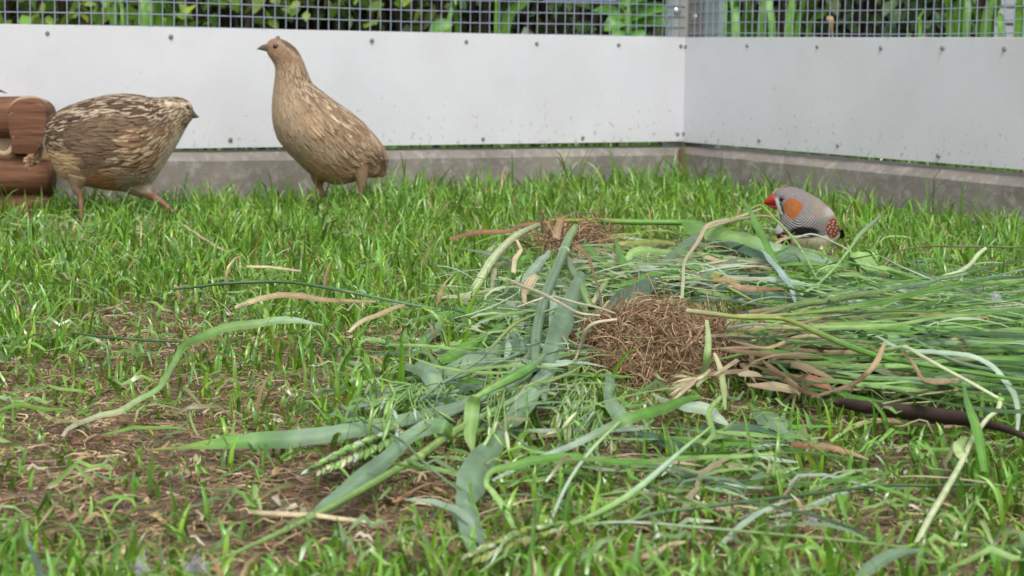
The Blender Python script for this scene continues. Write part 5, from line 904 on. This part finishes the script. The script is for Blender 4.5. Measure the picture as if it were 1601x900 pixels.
# white rump tuft of the running quail
# zebra finch ---------------------------------------------------------
zf = Bird('zebra_finch', 'small grey zebra finch with orange cheek and red bill at the right of the pile', 'finch', None, 405, 6.0, (1150, 270), 740)
zf.loft([(338, 217, 376, 356), (372, 172, 392, 392), (430, 149, 405, 432), (500, 142, 400, 480), (575, 153, 375, 530), (650, 185, 372, 590), (716, 221, 405, 655), (780, 260, 478, 706), (840, 308, 575, 736), (893, 362, 690, 750), (928, 425, 790, 745), (955, 495, 870, 700), (968, 560, 922, 655), (966, 606, 952, 628)],
        [.75, .85, .88, .88, .85, .82, .82, .84, .85, .85, .85, .8, .75, .6], dep=[0, 0, 0, 0, 0, 0, 0, .0, .002, .004, .006, .008, .01])
def zfcol(zx, zy, V):
    n = len(zx); C = np.tile(np.array(lin(122, 116, 115)), (n, 1)); C = mixc(C, lin(140, 128, 116), smooth(620, 800, zx)*smooth(480, 380, zy))
    C = mixc(C, lin(170, 162, 158), smooth(780, 860, zx)*smooth(300, 340, zy)*smooth(420, 380, zy))
    # barred throat and breast, arcs round the head
    r_ = np.hypot(zx-560, (zy-250)*.95); zone = smooth(0, 30, zy-(378-np.clip(zx-420, 0, 500)*.02))*smooth(870, 830, zx)*smooth(600, 560, zy+(zx-560)*.08)
    ang = zx*.085+(zy-420)*.045*np.sign(620-zx)*.0+r_*.0; bars = .5+.5*np.sin((r_+np.abs(zx-600)*.25)*.27+1.2*np.sin(zx*.03))
    zf_ = smooth(0, 80, zy-385)*.6+.4; zf_ = zf_*(1-.55*smooth(700, 850, zx)*smooth(480, 400, zy)); C = mixc(C, lin(176, 172, 170), zone*.75*zf_); C = mixc(C, lin(34, 31, 34), zone*zf_*smooth(.38, .66, bars))
    blk = smooth(1, .65, np.hypot((zx-640)/165, (zy-545)/62)); C = mixc(C, lin(30, 28, 32), blk)
    bel = smooth(0, 26, zy-(600-(zx-560)*.06-np.clip(zx-700, 0, 300)*.14))*smooth(480, 540, zx); C = mixc(C, lin(228, 220, 198), bel)
    for cx, cy, rx, ry in ((905, 515, 72, 100), (450, 625, 75, 75)):
        m = smooth(1.05, .88, np.hypot((zx-cx)/rx, (zy-cy)/ry)); C = mixc(C, lin(124, 68, 44) if cx > 600 else lin(84, 44, 30), m)
        gx_ = (zx*.8+zy*.35); gy_ = (zy*.8-zx*.35); gx_ = gx_+9*np.sin(gy_*.09+1); dots = np.sin(gx_*.2)*np.sin(gy_*.125+.8*np.sin(gx_*.07)); C = mixc(C, lin(232, 218, 204), m*smooth(.55, .75, dots)*(.8 if cx > 600 else .35))
    C = mixc(C, lin(228, 226, 226), smooth(1.05, .8, np.hypot((zx-385)/62, (zy-530)/52)))
    zx = zx+2.5*np.sin(zy*.13)+2*np.sin(zy*.37+zx*.2); ck = smooth(1.22, .80, (np.abs((zx-528+.12*(zy-332))/(82-.30*np.clip(zy-332, -40, 100)))**2.2+np.abs((zy-332-8*np.sin((zx-528)*.02))/(98-.22*np.abs(zx-528)))**2.6)); C = mixc(C, lin(150, 90, 48), ck*.97)
    lore = smooth(8, 0, np.abs(zx-(378+(zy-300)*.33))-22)*smooth(225, 262, zy)*smooth(400, 380, zy); C = mixc(C, lin(226, 222, 218), lore*.95)
    C = mixc(C, lin(24, 22, 24), smooth(9, 4, np.abs(zx-(408+(zy-290)*.38)-5))*smooth(280, 292, zy)*smooth(385, 370, zy))
    C = mixc(C, lin(24, 22, 24), smooth(7, 3, np.abs(zx-(350+(zy-250)*.26)))*smooth(222, 240, zy)*smooth(372, 360, zy))
    C = mixc(C, lin(200, 84, 30), smooth(754, 764, zy)); return C
ZL = [([zf.p(800, 700, -.004), zf.p(808, 745, -.006), zf.p(838, 800, -.006)], [.004, .0022, .0012])]+toes(zf, 838, 804, -.006, -1, .010, .0008)
ZL += [([zf.p(620, 690, .002), zf.p(615, 745, .002), zf.p(600, 808, .002)], [.004, .0022, .0012])]+toes(zf, 600, 804, .002, -1, .010, .0008)
zf.body(ZL, zfcol, .00030)
zf.cone('upper_bill', [(356, 208, 372, 322), (334, 212, 352, 318), (308, 228, 322, 316), (280, 252, 292, 312), (260, 276, 268, 308), (248, 296, 253, 309)], .78, M_bill, lin(158, 44, 30), -.0015)
zf.cone('lower_bill', [(372, 316, 386, 364), (352, 314, 368, 360), (322, 312, 336, 348), (292, 308, 302, 330), (270, 306, 274, 316)], .95, M_bill, lin(150, 34, 26), -.0012)
zf.sphere('eye', 426, 249, -.0103, .0024, M_black, (1, .8, 1))
P = np.array([zf.p(945, 540, .004), zf.p(965, 600, .018), zf.p(975, 650, .034)]); P = crom(P, 4); me = ribbons(P[None], np.full((1, len(P)), .009), np.tile(np.array((1, .2, 0.)), (1, len(P), 1)), np.tile(np.array((.02, .018, .018)), (1, len(P), 1)), 5, .1); link('tail', me, M_feather, zf.root, local=True)
